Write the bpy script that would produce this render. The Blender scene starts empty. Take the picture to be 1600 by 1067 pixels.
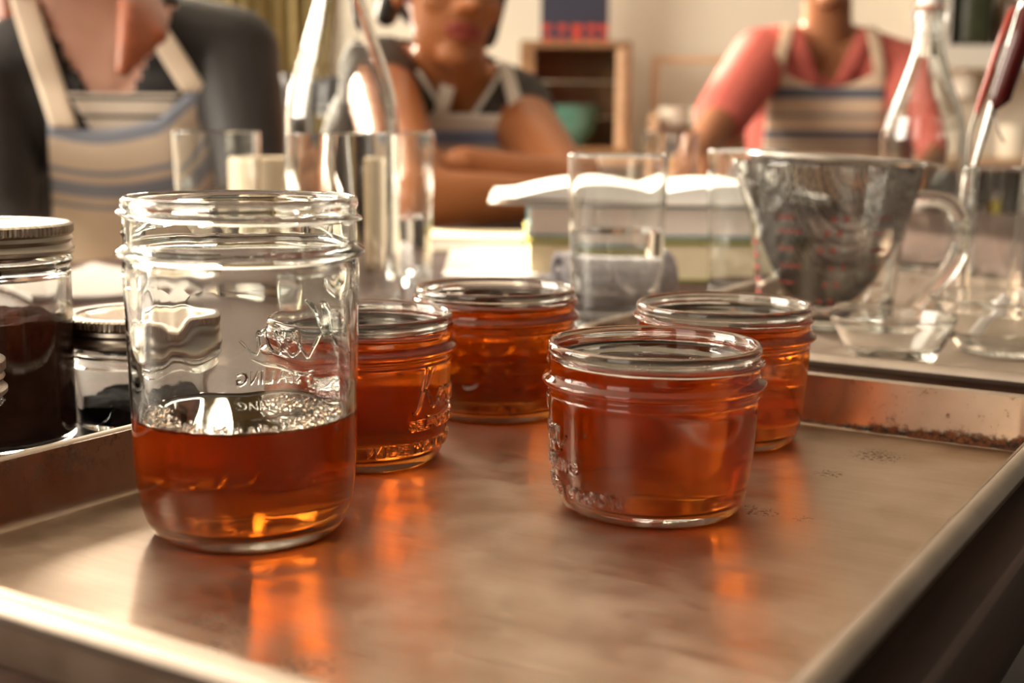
import bpy, bmesh, math, random
from mathutils import Vector, Matrix, noise as mnoise
import numpy as np
random.seed(7)
PI = math.pi
S = bpy.context.scene
COL = S.collection
TZ = 0.750          # table top
FZ = 0.752          # inside floor of the baking trays

# ------------------------------------------------------------------ camera
cam_d = bpy.data.cameras.new('camera'); cam = bpy.data.objects.new('camera', cam_d); COL.objects.link(cam)
cam_d.sensor_width = 36.0; cam_d.sensor_fit = 'HORIZONTAL'; cam_d.lens = 2051.3 / 1600 * 36
PITCH, ROLL = 0.1647, 0.0086
fw = Vector((0, math.cos(PITCH), -math.sin(PITCH))); rt = Vector((1, 0, 0)); up = rt.cross(fw)
r2 = rt * math.cos(ROLL) + up * math.sin(ROLL); u2 = up * math.cos(ROLL) - rt * math.sin(ROLL)
m = Matrix((r2, u2, -fw)).transposed().to_4x4(); m.translation = (0, 0, FZ + 0.14343)
cam.matrix_world = m
cam_d.clip_start = 0.01; cam_d.clip_end = 60
cam_d.dof.use_dof = True; cam_d.dof.focus_distance = 0.51; cam_d.dof.aperture_fstop = 8.5
S.camera = cam

# ------------------------------------------------------------------ world, sun, window daylight, added front fill, exposure
wd = bpy.data.worlds.new('world'); S.world = wd; wd.use_nodes = True
bg = wd.node_tree.nodes['Background']; bg.inputs[0].default_value = (1.0, 0.86, 0.68, 1); bg.inputs[1].default_value = 0.15

def lamp(name, kind, energy, color, loc, aim, **kw):
    d = bpy.data.lights.new(name, kind); d.energy = energy; d.color = color
    o = bpy.data.objects.new(name, d); COL.objects.link(o); o.location = loc
    o.rotation_euler = (Vector(aim) - Vector(loc)).to_track_quat('-Z', 'Y').to_euler()
    for k, v in kw.items(): setattr(d, k, v)
    return o
lamp('sun', 'SUN', 16.0, (1.0, 0.86, 0.66), (-5.0, 6.0, 4.0), (-5.0 + .52, 6.0 - .76, 4.0 - .40), angle=math.radians(1.5))
lamp('window_daylight_back', 'AREA', 170.0, (1.0, 0.88, 0.72), (-1.72, 4.14, 1.70), (-1.0, 0.5, 1.0), shape='RECTANGLE', size=1.5, size_y=1.5)
lamp('window_daylight_left', 'AREA', 112.0, (1.0, 0.89, 0.74), (-2.56, 1.05, 1.72), (-0.3, 1.6, 0.95), shape='RECTANGLE', size=1.7, size_y=1.5)
lamp('front_fill', 'AREA', 12.0, (1.0, 0.88, 0.74), (-1.50, -1.02, 1.75), (-0.5, 1.8, 0.9), shape='RECTANGLE', size=1.1, size_y=1.4)  # added fill lamp, brightens the front of the person at left
S.view_settings.view_transform = 'Standard'; S.view_settings.look = 'None'
S.view_settings.exposure = 0.55; S.view_settings.gamma = 1.0; S.view_settings.use_curve_mapping = False
S.cycles.use_denoising = True
S.cycles.max_bounces = 18; S.cycles.transmission_bounces = 18; S.cycles.glossy_bounces = 8
S.cycles.diffuse_bounces = 4; S.cycles.transparent_max_bounces = 16; S.cycles.sample_clamp_indirect = 12
S.cycles.caustics_refractive = True; S.cycles.caustics_reflective = True

# ------------------------------------------------------------------ materials
def nodes(mt): return mt.node_tree.nodes, mt.node_tree.links
def mat(name, col, rough=.5, metal=0., var=.06, scale=40., bump=0., trans=0., ior=1.45, spec=.5, sheen=0., sss=0.):
    mt = bpy.data.materials.new(name); mt.use_nodes = True
    N, L = nodes(mt); b = N['Principled BSDF']
    b.inputs['Roughness'].default_value = rough; b.inputs['Metallic'].default_value = metal
    b.inputs['Transmission Weight'].default_value = trans; b.inputs['IOR'].default_value = ior
    b.inputs['Specular IOR Level'].default_value = spec; b.inputs['Sheen Weight'].default_value = sheen
    if sss:
        b.inputs['Subsurface Weight'].default_value = sss; b.inputs['Subsurface Radius'].default_value = (.012, .005, .003)
    b.inputs['Base Color'].default_value = (*col, 1)
    if var > 0:
        tc = N.new('ShaderNodeTexCoord'); nz = N.new('ShaderNodeTexNoise'); nz.inputs['Scale'].default_value = scale
        nz.inputs['Detail'].default_value = 4
        L.new(tc.outputs['Object'], nz.inputs['Vector'])
        mx = N.new('ShaderNodeMix'); mx.data_type = 'RGBA'
        mx.inputs[6].default_value = (*[max(0, c * (1 - var * 2)) for c in col], 1)
        mx.inputs[7].default_value = (*[min(1, c * (1 + var * 2)) for c in col], 1)
        L.new(nz.outputs[0], mx.inputs[0]); L.new(mx.outputs[2], b.inputs['Base Color'])
        if bump:
            bp = N.new('ShaderNodeBump'); bp.inputs['Strength'].default_value = bump; bp.inputs['Distance'].default_value = .002
            L.new(nz.outputs[0], bp.inputs['Height']); L.new(bp.outputs[0], b.inputs['Normal'])
    return mt

def mat_glass(name, col=(.985, .99, .985), ior=1.5, rough=0.0, bump=0., bscale=60.):
    mt = bpy.data.materials.new(name); mt.use_nodes = True; N, L = nodes(mt)
    N.remove(N['Principled BSDF'])
    g = N.new('ShaderNodeBsdfGlass'); g.inputs['Color'].default_value = (*col, 1); g.inputs['IOR'].default_value = ior
    g.inputs['Roughness'].default_value = rough
    if bump:
        tc = N.new('ShaderNodeTexCoord'); nz = N.new('ShaderNodeTexNoise'); nz.inputs['Scale'].default_value = bscale
        L.new(tc.outputs['Object'], nz.inputs['Vector'])
        bp = N.new('ShaderNodeBump'); bp.inputs['Strength'].default_value = bump; bp.inputs['Distance'].default_value = .002
        L.new(nz.outputs[0], bp.inputs['Height']); L.new(bp.outputs[0], g.inputs['Normal'])
    L.new(g.outputs[0], N['Material Output'].inputs[0])
    return mt

def mat_jelly(name, absorb, density, tl_col, tl, rough=.12, top=False):
    """turbid jelly; where it touches the jar there is no reflection, the free top surface is glossy"""
    mt = bpy.data.materials.new(name); mt.use_nodes = True; N, L = nodes(mt)
    N.remove(N['Principled BSDF'])
    g = N.new('ShaderNodeBsdfGlass' if top else 'ShaderNodeBsdfRefraction'); g.inputs['Color'].default_value = (1, .97, .92, 1); g.inputs['IOR'].default_value = 1.36
    g.inputs['Roughness'].default_value = .03 if top else rough
    t = N.new('ShaderNodeBsdfTranslucent')
    tc = N.new('ShaderNodeTexCoord'); nz = N.new('ShaderNodeTexNoise'); nz.inputs['Scale'].default_value = 45
    L.new(tc.outputs['Object'], nz.inputs['Vector'])
    cm = N.new('ShaderNodeMix'); cm.data_type = 'RGBA'
    cm.inputs[6].default_value = (*[c * .88 for c in tl_col], 1); cm.inputs[7].default_value = (*[min(1, c * 1.12) for c in tl_col], 1)
    L.new(nz.outputs[0], cm.inputs[0]); L.new(cm.outputs[2], t.inputs[0])
    mx = N.new('ShaderNodeMixShader'); mx.inputs[0].default_value = tl
    L.new(g.outputs[0], mx.inputs[1]); L.new(t.outputs[0], mx.inputs[2]); L.new(mx.outputs[0], N['Material Output'].inputs[0])
    va = N.new('ShaderNodeVolumeAbsorption'); va.inputs[0].default_value = (*absorb, 1); va.inputs[1].default_value = density
    L.new(va.outputs[0], N['Material Output'].inputs[1])
    return mt

def mat_tray(name, spots, base=(.42, .325, .245)):
    """aluminium: burnished, cloudy, brown baked-on stains in the seams, the corner and as speckles"""
    mt = bpy.data.materials.new(name); mt.use_nodes = True; N, L = nodes(mt); b = N['Principled BSDF']
    tc = N.new('ShaderNodeTexCoord'); O = tc.outputs['Object']
    def noise(sc, det=5, rough=.6, vec=None):
        n = N.new('ShaderNodeTexNoise'); n.inputs['Scale'].default_value = sc; n.inputs['Detail'].default_value = det
        n.inputs['Roughness'].default_value = rough; L.new(vec or O, n.inputs['Vector']); return n.outputs[0]
    def mth(op, a, c=None, clamp=False):
        n = N.new('ShaderNodeMath'); n.operation = op; n.use_clamp = clamp
        for i, v in enumerate((a, c)):
            if v is None: continue
            if isinstance(v, (int, float)): n.inputs[i].default_value = v
            else: L.new(v, n.inputs[i])
        return n.outputs[0]
    def mr(v, a, c, d=0., e=1.):
        n = N.new('ShaderNodeMapRange'); n.inputs[1].default_value = a; n.inputs[2].default_value = c
        n.inputs[3].default_value = d; n.inputs[4].default_value = e; L.new(v, n.inputs[0]); return n.outputs[0]
    sx = N.new('ShaderNodeSeparateXYZ'); L.new(O, sx.inputs[0])
    ax = mth('ABSOLUTE', sx.outputs[0]); ay = mth('ABSOLUTE', sx.outputs[1])
    # distance to the seam at the foot of the walls
    dx = mth('SUBTRACT', .1453, ax); dy = mth('SUBTRACT', .1976, ay)
    dmin = mth('MINIMUM', dx, dy); dab = mth('ABSOLUTE', dmin)
    seam = mr(dab, .0, .0042, 1., 0.)
    far = mr(sx.outputs[1], .05, .21, 0., 1.); rightness = mr(sx.outputs[0], -.02, .14, 0., 1.)
    corner = mth('MULTIPLY', far, rightness)
    n1 = noise(55, 6, .7); n2 = noise(230, 5, .75); n3 = noise(520, 4, .65); n4 = noise(120, 3, .6)
    zlow = mr(sx.outputs[2], .0, .012, 1., .0)
    rust = mth('MULTIPLY', seam, mth('ADD', .42, mth('MULTIPLY', corner, .33)))
    rust = mr(mth('ADD', mth('ADD', rust, mth('MULTIPLY', n1, .36)), mth('MULTIPLY', n2, .30)), .80, .88)
    wallspot = mth('MULTIPLY', mr(sx.outputs[2], .002, .008), mr(mth('ADD', n1, mth('MULTIPLY', n2, .5)), .90, .97))
    cw = mth('MULTIPLY', mr(sx.outputs[2], .001, .006), mth('MULTIPLY', corner, mr(n2, .60, .66)))
    left = mr(sx.outputs[0], -.150, -.1465, 1., 0.)
    lw = mth('MULTIPLY', mth('MULTIPLY', left, mr(sx.outputs[2], .008, .016)), mr(mth('ADD', mth('MULTIPLY', n1, .6), mth('MULTIPLY', n2, .5)), .56, .62))
    tot = mth('MAXIMUM', mth('MAXIMUM', rust, mth('MULTIPLY', wallspot, .6)), mth('MAXIMUM', cw, lw))
    for (x, y, r, thr) in spots:
        vd = N.new('ShaderNodeVectorMath'); vd.operation = 'SUBTRACT'; L.new(O, vd.inputs[0]); vd.inputs[1].default_value = (x, y, 0)
        ln = N.new('ShaderNodeVectorMath'); ln.operation = 'LENGTH'; L.new(vd.outputs[0], ln.inputs[0])
        fall = mr(ln.outputs[1], 0, r, 1., 0.)
        sp = mth('MULTIPLY', mr(mth('ADD', n3, mth('MULTIPLY', fall, .16)), .60, .65), mr(mth('MULTIPLY', fall, n4), .05, .17))
        tot = mth('MAXIMUM', tot, mth('MULTIPLY', sp, .8))
    cloud = noise(9, 4, .55); cl2 = noise(34, 4, .6)
    vs = N.new('ShaderNodeVectorMath'); vs.operation = 'MULTIPLY'; L.new(O, vs.inputs[0]); vs.inputs[1].default_value = (14, 260, 60)
    brush = noise(1.0, 3, .6, vs.outputs[0])
    mx = N.new('ShaderNodeMix'); mx.data_type = 'RGBA'
    mx.inputs[6].default_value = (base[0] * .80, base[1] * .73, base[2] * .64, 1); mx.inputs[7].default_value = (base[0] * 1.16, base[1] * 1.17, base[2] * 1.20, 1)
    L.new(mr(mth('ADD', mth('MULTIPLY', cloud, .5), mth('MULTIPLY', cl2, .5)), .34, .66), mx.inputs[0])
    st = N.new('ShaderNodeMix'); st.data_type = 'RGBA'; rc = N.new('ShaderNodeMix'); rc.data_type = 'RGBA'; rc.inputs[6].default_value = (.018, .010, .007, 1); rc.inputs[7].default_value = (.20, .065, .020, 1); L.new(mr(n2, .42, .62), rc.inputs[0]); L.new(rc.outputs[2], st.inputs[7])
    L.new(mx.outputs[2], st.inputs[6]); L.new(tot, st.inputs[0]); L.new(st.outputs[2], b.inputs['Base Color'])
    L.new(mr(tot, 0, 1, .93, 0.), b.inputs['Metallic'])
    L.new(mth('MAXIMUM', mr(mth('ADD', mth('MULTIPLY', brush, .3), mth('ADD', mth('MULTIPLY', cl2, .4), mth('MULTIPLY', cloud, .3))), .36, .64, .30, .52), mth('MULTIPLY', tot, .9)), b.inputs['Roughness'])
    bp = N.new('ShaderNodeBump'); bp.inputs['Strength'].default_value = .05; bp.inputs['Distance'].default_value = .001
    L.new(mth('ADD', mth('ADD', mth('MULTIPLY', brush, .5), cl2), mth('MULTIPLY', tot, 2.)), bp.inputs['Height']); L.new(bp.outputs[0], b.inputs['Normal'])
    return mt

def mat_wood(name, c0, c1, rough=.45, axis_scale=(3, 40, 40), bump=.1):
    mt = bpy.data.materials.new(name); mt.use_nodes = True; N, L = nodes(mt); b = N['Principled BSDF']
    tc = N.new('ShaderNodeTexCoord'); mp = N.new('ShaderNodeMapping'); mp.inputs['Scale'].default_value = axis_scale
    L.new(tc.outputs['Object'], mp.inputs['Vector'])
    nz = N.new('ShaderNodeTexNoise'); nz.inputs['Scale'].default_value = 1.; nz.inputs['Detail'].default_value = 8; nz.inputs['Distortion'].default_value = .8
    L.new(mp.outputs[0], nz.inputs['Vector'])
    cr = N.new('ShaderNodeValToRGB'); cr.color_ramp.elements[0].position = .3; cr.color_ramp.elements[1].position = .7
    cr.color_ramp.elements[0].color = (*c0, 1); cr.color_ramp.elements[1].color = (*c1, 1)
    L.new(nz.outputs[0], cr.inputs[0]); L.new(cr.outputs[0], b.inputs['Base Color'])
    b.inputs['Roughness'].default_value = rough
    bp = N.new('ShaderNodeBump'); bp.inputs['Strength'].default_value = bump; bp.inputs['Distance'].default_value = .001
    L.new(nz.outputs[0], bp.inputs['Height']); L.new(bp.outputs[0], b.inputs['Normal'])
    return mt

def mat_stripes(name, base, stripe, bands, rough=.85):
    """woven cloth striped along UV v (metres)"""
    mt = bpy.data.materials.new(name); mt.use_nodes = True; N, L = nodes(mt); b = N['Principled BSDF']
    uv = N.new('ShaderNodeUVMap'); sx = N.new('ShaderNodeSeparateXYZ'); L.new(uv.outputs[0], sx.inputs[0])
    acc = None
    for lo, hi in bands:
        c = N.new('ShaderNodeMath'); c.operation = 'COMPARE'; c.inputs[1].default_value = (lo + hi) / 2; c.inputs[2].default_value = (hi - lo) / 2
        L.new(sx.outputs[1], c.inputs[0])
        if acc is None: acc = c.outputs[0]
        else:
            q = N.new('ShaderNodeMath'); q.operation = 'MAXIMUM'; L.new(acc, q.inputs[0]); L.new(c.outputs[0], q.inputs[1]); acc = q.outputs[0]
    tc = N.new('ShaderNodeTexCoord'); nz = N.new('ShaderNodeTexNoise'); nz.inputs['Scale'].default_value = 18; L.new(tc.outputs['Object'], nz.inputs['Vector'])
    m0 = N.new('ShaderNodeMix'); m0.data_type = 'RGBA'; m0.inputs[6].default_value = (*[c * .92 for c in base], 1); m0.inputs[7].default_value = (*[min(1, c * 1.06) for c in base], 1)
    L.new(nz.outputs[0], m0.inputs[0])
    mx = N.new('ShaderNodeMix'); mx.data_type = 'RGBA'; mx.inputs[7].default_value = (*stripe, 1)
    L.new(m0.outputs[2], mx.inputs[6]); L.new(acc, mx.inputs[0]); L.new(mx.outputs[2], b.inputs['Base Color'])
    b.inputs['Roughness'].default_value = rough
    return mt

def mat_print(name, ground, dots):
    """dark cover: a row of red round tomatoes and a pale title bar, printed flat"""
    mt = bpy.data.materials.new(name); mt.use_nodes = True; N, L = nodes(mt); b = N['Principled BSDF']
    tc = N.new('ShaderNodeTexCoord'); mp = N.new('ShaderNodeMapping'); mp.inputs['Scale'].default_value = (24, 1, 24)
    L.new(tc.outputs['Object'], mp.inputs['Vector'])
    v = N.new('ShaderNodeTexVoronoi'); v.inputs['Randomness'].default_value = .25; v.inputs['Scale'].default_value = 1.
    L.new(mp.outputs[0], v.inputs['Vector'])
    a = N.new('ShaderNodeMapRange'); a.inputs[1].default_value = .36; a.inputs[2].default_value = .42; a.inputs[3].default_value = 1; a.inputs[4].default_value = 0
    L.new(v.outputs[0], a.inputs[0])
    sx = N.new('ShaderNodeSeparateXYZ'); L.new(tc.outputs['Object'], sx.inputs[0])
    z = N.new('ShaderNodeMath'); z.operation = 'LESS_THAN'; z.inputs[1].default_value = .052; L.new(sx.outputs[2], z.inputs[0])
    mu = N.new('ShaderNodeMath'); mu.operation = 'MULTIPLY'; L.new(a.outputs[0], mu.inputs[0]); L.new(z.outputs[0], mu.inputs[1])
    mx = N.new('ShaderNodeMix'); mx.data_type = 'RGBA'; mx.inputs[6].default_value = (*ground, 1); mx.inputs[7].default_value = (*dots, 1)
    L.new(mu.outputs[0], mx.inputs[0]); L.new(mx.outputs[2], b.inputs['Base Color']); b.inputs['Roughness'].default_value = .4
    return mt

SPOTS = [(.0816, .156, .017, .40), (.078, .158, .010, .38), (.074, .115, .009, .42), (.070, .0466, .009, .46), (.086, .0473, .006, .36),
         (.064, .052, .005, .40), (-.0245, -.145, .010, .42), (-.013, -.1465, .007, .42), (-.0088, -.1575, .008, .44), (.0198, -.1546, .012, .46)]
M = {}
M['glass'] = mat_glass('clear_glass', (.975, .982, .975), 1.5)
M['glass_far'] = mat_glass('tumbler_glass', (.985, .99, .985), 1.48)
M['wavy_glass'] = mat_glass('pressed_glass', (.975, .982, .975), 1.5, 0, .10, 90)
M['water'] = mat_glass('water', (1, 1, 1), 1.33)
JC_ = ((.955, .61, .01), 66, (.92, .24, .003))
M['jelly'] = mat_jelly('amber_jelly', *JC_, .36)
M['jelly_top'] = mat_jelly('amber_jelly_surface', *JC_, .20, .03, True)
M['foam'] = mat_glass('bubble_film', (1, .96, .92), 1.30)
M['tray'] = mat_tray('burnished_aluminium', SPOTS)
M['tray2'] = mat_tray('worn_aluminium', [], (.48, .39, .32))
M['rim'] = mat('rolled_aluminium', (.40, .335, .275), .46, 1., .14, 40, .06)
M['band'] = mat('tinned_band', (.44, .39, .33), .30, 1., .08, 90, .05)
M['lid'] = mat('gold_lacquered_lid', (.50, .43, .31), .22, 1., .05, 60)
M['steel'] = mat('stainless_steel', (.62, .60, .57), .22, 1., .05, 70)
M['wire'] = mat('sieve_wire', (.11, .092, .078), .42, 1., .05, 70)
M['cocoa'] = mat('cocoa_powder', (.080, .026, .013), .95, 0, .25, 160, .6)
M['dark'] = mat('black_powder', (.010, .009, .009), .9, 0, .3, 160, .6)
M['table'] = mat_wood('dark_table_wood', (.040, .018, .012), (.090, .044, .030), .6, (60, 4, 60))
M['wood'] = mat_wood('crate_wood', (.17, .085, .035), (.33, .18, .08), .6, (6, 40, 40))
M['pale_wood'] = mat_wood('peach_wood', (.62, .40, .24), (.74, .52, .34), .5, (6, 40, 40))
M['chair'] = mat('black_lacquer', (.012, .012, .013), .35, 0, .1, 30)
M['wall'] = mat('cream_wall_paint', (.74, .68, .58), .75, 0, .03, 6, .05)
M['panel'] = mat_wood('dark_wood_panelling', (.035, .020, .013), (.065, .038, .024), .6, (30, 30, 2))
M['white'] = mat('white_paint', (.82, .78, .71), .55, 0, .03, 10)
M['floor'] = mat_wood('floor_boards', (.010, .006, .004), (.020, .011, .007), .85, (4, 40, 40))
M['paper'] = mat('white_paper', (.84, .82, .78), .8, 0, .02, 60)
M['news'] = mat('greyed_newsprint', (.50, .46, .43), .85, 0, .06, 60)
M['pages'] = mat('cream_pages', (.80, .70, .62), .85, 0, .05, 300)
M['cream'] = mat('cream_card', (.80, .68, .46), .7, 0, .04, 60)
M['blue'] = mat('teal_cover', (.10, .26, .33), .5, 0, .05, 60)
M['yellow'] = mat('yellow_cover', (.62, .52, .05), .5, 0, .05, 60)
M['green'] = mat('olive_cover', (.22, .24, .03), .5, 0, .05, 60)
M['stone'] = mat('cream_stoneware', (.80, .66, .48), .35, 0, .06, 40)
M['towel'] = mat('grey_towel', (.36, .34, .36), .95, 0, .3, 220, .8)
M['red'] = mat('red_plastic', (.34, .030, .012), .22, 0, .05, 40)
M['darkred'] = mat('dark_red_plastic', (.070, .007, .006), .22, 0, .05, 40)
M['print'] = mat('red_print', (.27, .045, .035), .5, 0, .03, 60)
M['plastic'] = mat('white_plastic', (.85, .83, .80), .35, 0, .03, 60)
M['khaki'] = mat('khaki_curtain', (.30, .23, .10), .9, 0, .12, 25, .2)
M['skin1'] = mat('fair_skin', (.88, .53, .41), .5, 0, .04, 14, 0, sss=.15)
M['skin2'] = mat('brown_skin', (.38, .135, .048), .45, 0, .07, 14, 0, sss=.1)
M['skin3'] = mat('tan_skin', (.36, .15, .07), .5, 0, .06, 14, 0, sss=.1)
M['hair1'] = mat('auburn_hair', (.25, .052, .008), .38, 0, .3, 70, .5, sheen=.3)
M['hair2'] = mat('black_hair', (.012, .008, .006), .4, 0, .2, 70, .5)
M['lips'] = mat('lips', (.27, .050, .035), .35, 0, .05, 60)
M['eye'] = mat('eye_white', (.8, .78, .74), .2, 0, .02, 60)
M['iris'] = mat('dark_iris', (.03, .015, .008), .15, 0, .05, 60)
M['cardigan'] = mat('black_knit', (.014, .011, .0105), .55, 0, .25, 120, .4, sheen=.04)
M['tee'] = mat_stripes('striped_jersey', (.78, .70, .60), (.02, .018, .018), [(.004 + .024 * i, .009 + .024 * i) for i in range(8)])
M['pattern'] = mat('black_patterned_cotton', (.040, .032, .027), .85, 0, .95, 70, .1)
M['pink'] = mat('pink_cotton', (.52, .120, .095), .85, 0, .10, 60, .2)
BANDS1 = [(-.022, .004), (-.066, -.059), (-.096, -.076), (-.112, -.106), (-.20, -.194), (-.23, -.21), (-.33, -.31)]
M['apron1'] = mat_stripes('apron_cloth', (.88, .74, .58), (.33, .37, .46), BANDS1)
M['apron2'] = mat_stripes('apron_cloth_white', (.78, .70, .61), (.24, .32, .52), [(-.045, -.025), (-.115, -.095)])
M['apron3'] = mat_stripes('apron_cloth_beige', (.66, .49, .35), (.11, .125, .16), [(-.025, .0), (-.065, -.058), (-.115, -.095), (-.135, -.128), (-.2, -.18)])
M['trim'] = mat('white_piping', (.74, .70, .64), .8, 0, .03, 60)
M['cover'] = mat_print('tomato_cover', (.030, .034, .060), (.55, .055, .025))
M['aqua'] = mat('aqua_glaze', (.10, .24, .19), .12, 0, .25, 14)
M['bun'] = mat('white_enamel', (.86, .80, .68), .4, 0, .05, 30)
M['sealing'] = mat('orange_rubber', (.60, .20, .08), .6, 0, .05, 40)
M['greenjar'] = mat('dark_green_glaze', (.045, .05, .025), .3, 0, .3, 25)
M['brownjar'] = mat('brown_glaze', (.09, .045, .02), .3, 0, .3, 25)
M['greyjar'] = mat('grey_green_glaze', (.36, .38, .30), .3, 0, .15, 25)
M['leaf'] = mat('leaf', (.06, .09, .025), .5, 0, .3, 30)

# ------------------------------------------------------------------ mesh helpers
class MB:
    def __init__(s): s.v = []; s.f = []; s.uv = None
    def add(s, vs, fs):
        o = len(s.v); s.v += [tuple(v) for v in vs]; s.f += [tuple(i + o for i in f) for f in fs]; return s
    def box(s, c, d, rz=0., bev=0.):
        bm = bmesh.new(); bmesh.ops.create_cube(bm, size=1)
        for v in bm.verts: v.co = Vector((v.co.x * d[0], v.co.y * d[1], v.co.z * d[2]))
        if bev: bmesh.ops.bevel(bm, geom=bm.edges[:], offset=bev, segments=2, affect='EDGES', profile=.5)
        R = Matrix.Rotation(rz, 3, 'Z'); bm.verts.index_update()
        s.add([R @ v.co + Vector(c) for v in bm.verts], [[v.index for v in f.verts] for f in bm.faces]); bm.free(); return s
    def tube(s, pts, r, n=10, closed=False, cap=True):
        P = [Vector(p) for p in pts]; k = len(P); rs = r if isinstance(r, (list, tuple)) else [r] * k
        T = []
        for i in range(k):
            a = P[(i - 1) % k] if (closed or i > 0) else P[i]; b = P[(i + 1) % k] if (closed or i < k - 1) else P[i]
            T.append((b - a).normalized())
        ref = Vector((0, 0, 1)) if abs(T[0].z) < .9 else Vector((1, 0, 0))
        u = T[0].cross(ref).normalized(); vs = []
        for i in range(k):
            u = (u - T[i] * u.dot(T[i])).normalized(); w = T[i].cross(u)
            for j in range(n):
                a = 2 * PI * j / n; vs.append(P[i] + (u * math.cos(a) + w * math.sin(a)) * rs[i])
        fs = []
        for i in range(k if closed else k - 1):
            for j in range(n):
                i2 = (i + 1) % k; fs.append((i * n + j, i * n + (j + 1) % n, i2 * n + (j + 1) % n, i2 * n + j))
        if cap and not closed:
            fs.append(tuple(range(n))[::-1]); fs.append(tuple((k - 1) * n + j for j in range(n)))
        return s.add(vs, fs)
    def lathe(s, prof, seg=96, fn=None, c=(0, 0, 0)):
        vs = []; fs = []; rows = []; full = []
        for e, g in zip(prof, prof[1:]):      # holding loops, so that rounded lips do not bend the light in the flat walls
            full.append(e); ln = math.hypot(g[0] - e[0], g[1] - e[1])
            if ln > .0045:
                ts = [.0006 / ln] + [i / max(1, int(ln / .012)) for i in range(1, int(ln / .012))] + [1 - .0006 / ln]
                full += [(e[0] + (g[0] - e[0]) * q, e[1] + (g[1] - e[1]) * q, (e[2] if len(e) > 2 else '')) for q in ts]
        full.append(prof[-1])
        for e in full:
            r, z = e[0], e[1]; k = e[2] if len(e) > 2 else ''
            if r < 1e-7: rows.append([len(vs)]); vs.append((c[0], c[1], c[2] + z)); continue
            row = []
            for j in range(seg):
                t = 2 * PI * j / seg; rr = fn(r, z, t, k) if fn else r
                row.append(len(vs)); vs.append((c[0] + rr * math.cos(t), c[1] + rr * math.sin(t), c[2] + z))
            rows.append(row)
        for A, B in zip(rows, rows[1:]):
            for j in range(seg):
                j2 = (j + 1) % seg
                if len(A) == 1 and len(B) == 1: continue
                if len(A) == 1: fs.append((A[0], B[j2], B[j]))
                elif len(B) == 1: fs.append((A[j], A[j2], B[0]))
                else: fs.append((A[j], A[j2], B[j2], B[j]))
        return s.add(vs, fs)
    def ell(s, c, r, R=None, n=14, seg=20):
        o = MB().ball(n, seg)
        R = R or Matrix.Identity(3)
        return s.add([R @ Vector((v[0] * r[0], v[1] * r[1], v[2] * r[2])) + Vector(c) for v in o.v], o.f)
    def ball(s, n, seg):
        vs = [(0, 0, -1)] + [(math.sin(PI * i / n) * math.cos(2 * PI * j / seg), math.sin(PI * i / n) * math.sin(2 * PI * j / seg), -math.cos(PI * i / n)) for i in range(1, n) for j in range(seg)] + [(0, 0, 1)]
        fs = [(0, 1 + (j + 1) % seg, 1 + j) for j in range(seg)]; e = len(vs) - 1
        for i in range(n - 2):
            for j in range(seg): a = 1 + i * seg; fs.append((a + j, a + (j + 1) % seg, a + seg + (j + 1) % seg, a + seg + j))
        a = 1 + (n - 2) * seg; fs += [(a + j, a + (j + 1) % seg, e) for j in range(seg)]
        return s.add(vs, fs)
    def cap(s, a, b, ra, rb, n=14):
        a = Vector(a); b = Vector(b); d = b - a; ln = d.length or 1e-6
        q = d.to_track_quat('Z', 'Y').to_matrix(); pr = [(0, -ra)]
        for i in range(1, 6): t = PI / 2 * i / 5; pr.append((ra * math.sin(t), -ra * math.cos(t)))
        for i in range(0, 5): t = PI / 2 * i / 5; pr.append((rb * math.cos(t), ln + rb * math.sin(t)))
        pr.append((0, ln + rb)); o = MB().lathe(pr, n)
        return s.add([q @ Vector(v) + a for v in o.v], o.f)
    def build(s, name, mt, parent=None, smooth=True, angle=40):
        me = bpy.data.meshes.new(name); me.from_pydata(s.v, [], s.f)
        bm = bmesh.new(); bm.from_mesh(me); bmesh.ops.recalc_face_normals(bm, faces=bm.faces[:]); bm.to_mesh(me); bm.free()
        if s.uv:
            l = me.uv_layers.new(name='UVMap')
            for lp in me.loops: l.data[lp.index].uv = s.uv[lp.vertex_index]
        return obj(name, me, mt, parent, smooth, angle)

def obj(name, me, mt, parent=None, smooth=True, angle=40):
    if mt and not me.materials: me.materials.append(M[mt] if isinstance(mt, str) else mt)
    if smooth:
        me.shade_smooth()
        try: me.set_sharp_from_angle(angle=math.radians(angle))
        except Exception: pass
    o = bpy.data.objects.new(name, me); COL.objects.link(o)
    if parent: o.parent = parent
    return o
def empty(name, loc=(0, 0, 0), rz=0.):
    o = bpy.data.objects.new(name, None); COL.objects.link(o); o.location = loc; o.rotation_euler = (0, 0, rz); o.empty_display_size = .02
    return o
def tag(o, label, cat, group=None, kind=None):
    if label: o['label'] = label
    if cat: o['category'] = cat
    if group: o['group'] = group
    if kind: o['kind'] = kind
    return o
def struct(o): o['kind'] = 'structure'; return o
def copy_tree(o, parent=None):
    c = o.copy(); COL.objects.link(c); c.parent = parent
    for ch in list(o.children): copy_tree(ch, c)
    return c
def sm(x): x = max(0., min(1., x)); return x * x * (3 - 2 * x)
def spline(pts, n):
    P = [Vector(p) for p in pts]; out = []
    for i in range(len(P) - 1):
        p0 = P[max(0, i - 1)]; p1 = P[i]; p2 = P[i + 1]; p3 = P[min(len(P) - 1, i + 2)]
        for k in range(n):
            t = k / n
            out.append(.5 * ((2 * p1) + (p2 - p0) * t + (2 * p0 - 5 * p1 + 4 * p2 - p3) * t * t + (3 * p1 - p0 - 3 * p2 + p3) * t ** 3))
    out.append(P[-1]); return out

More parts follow.
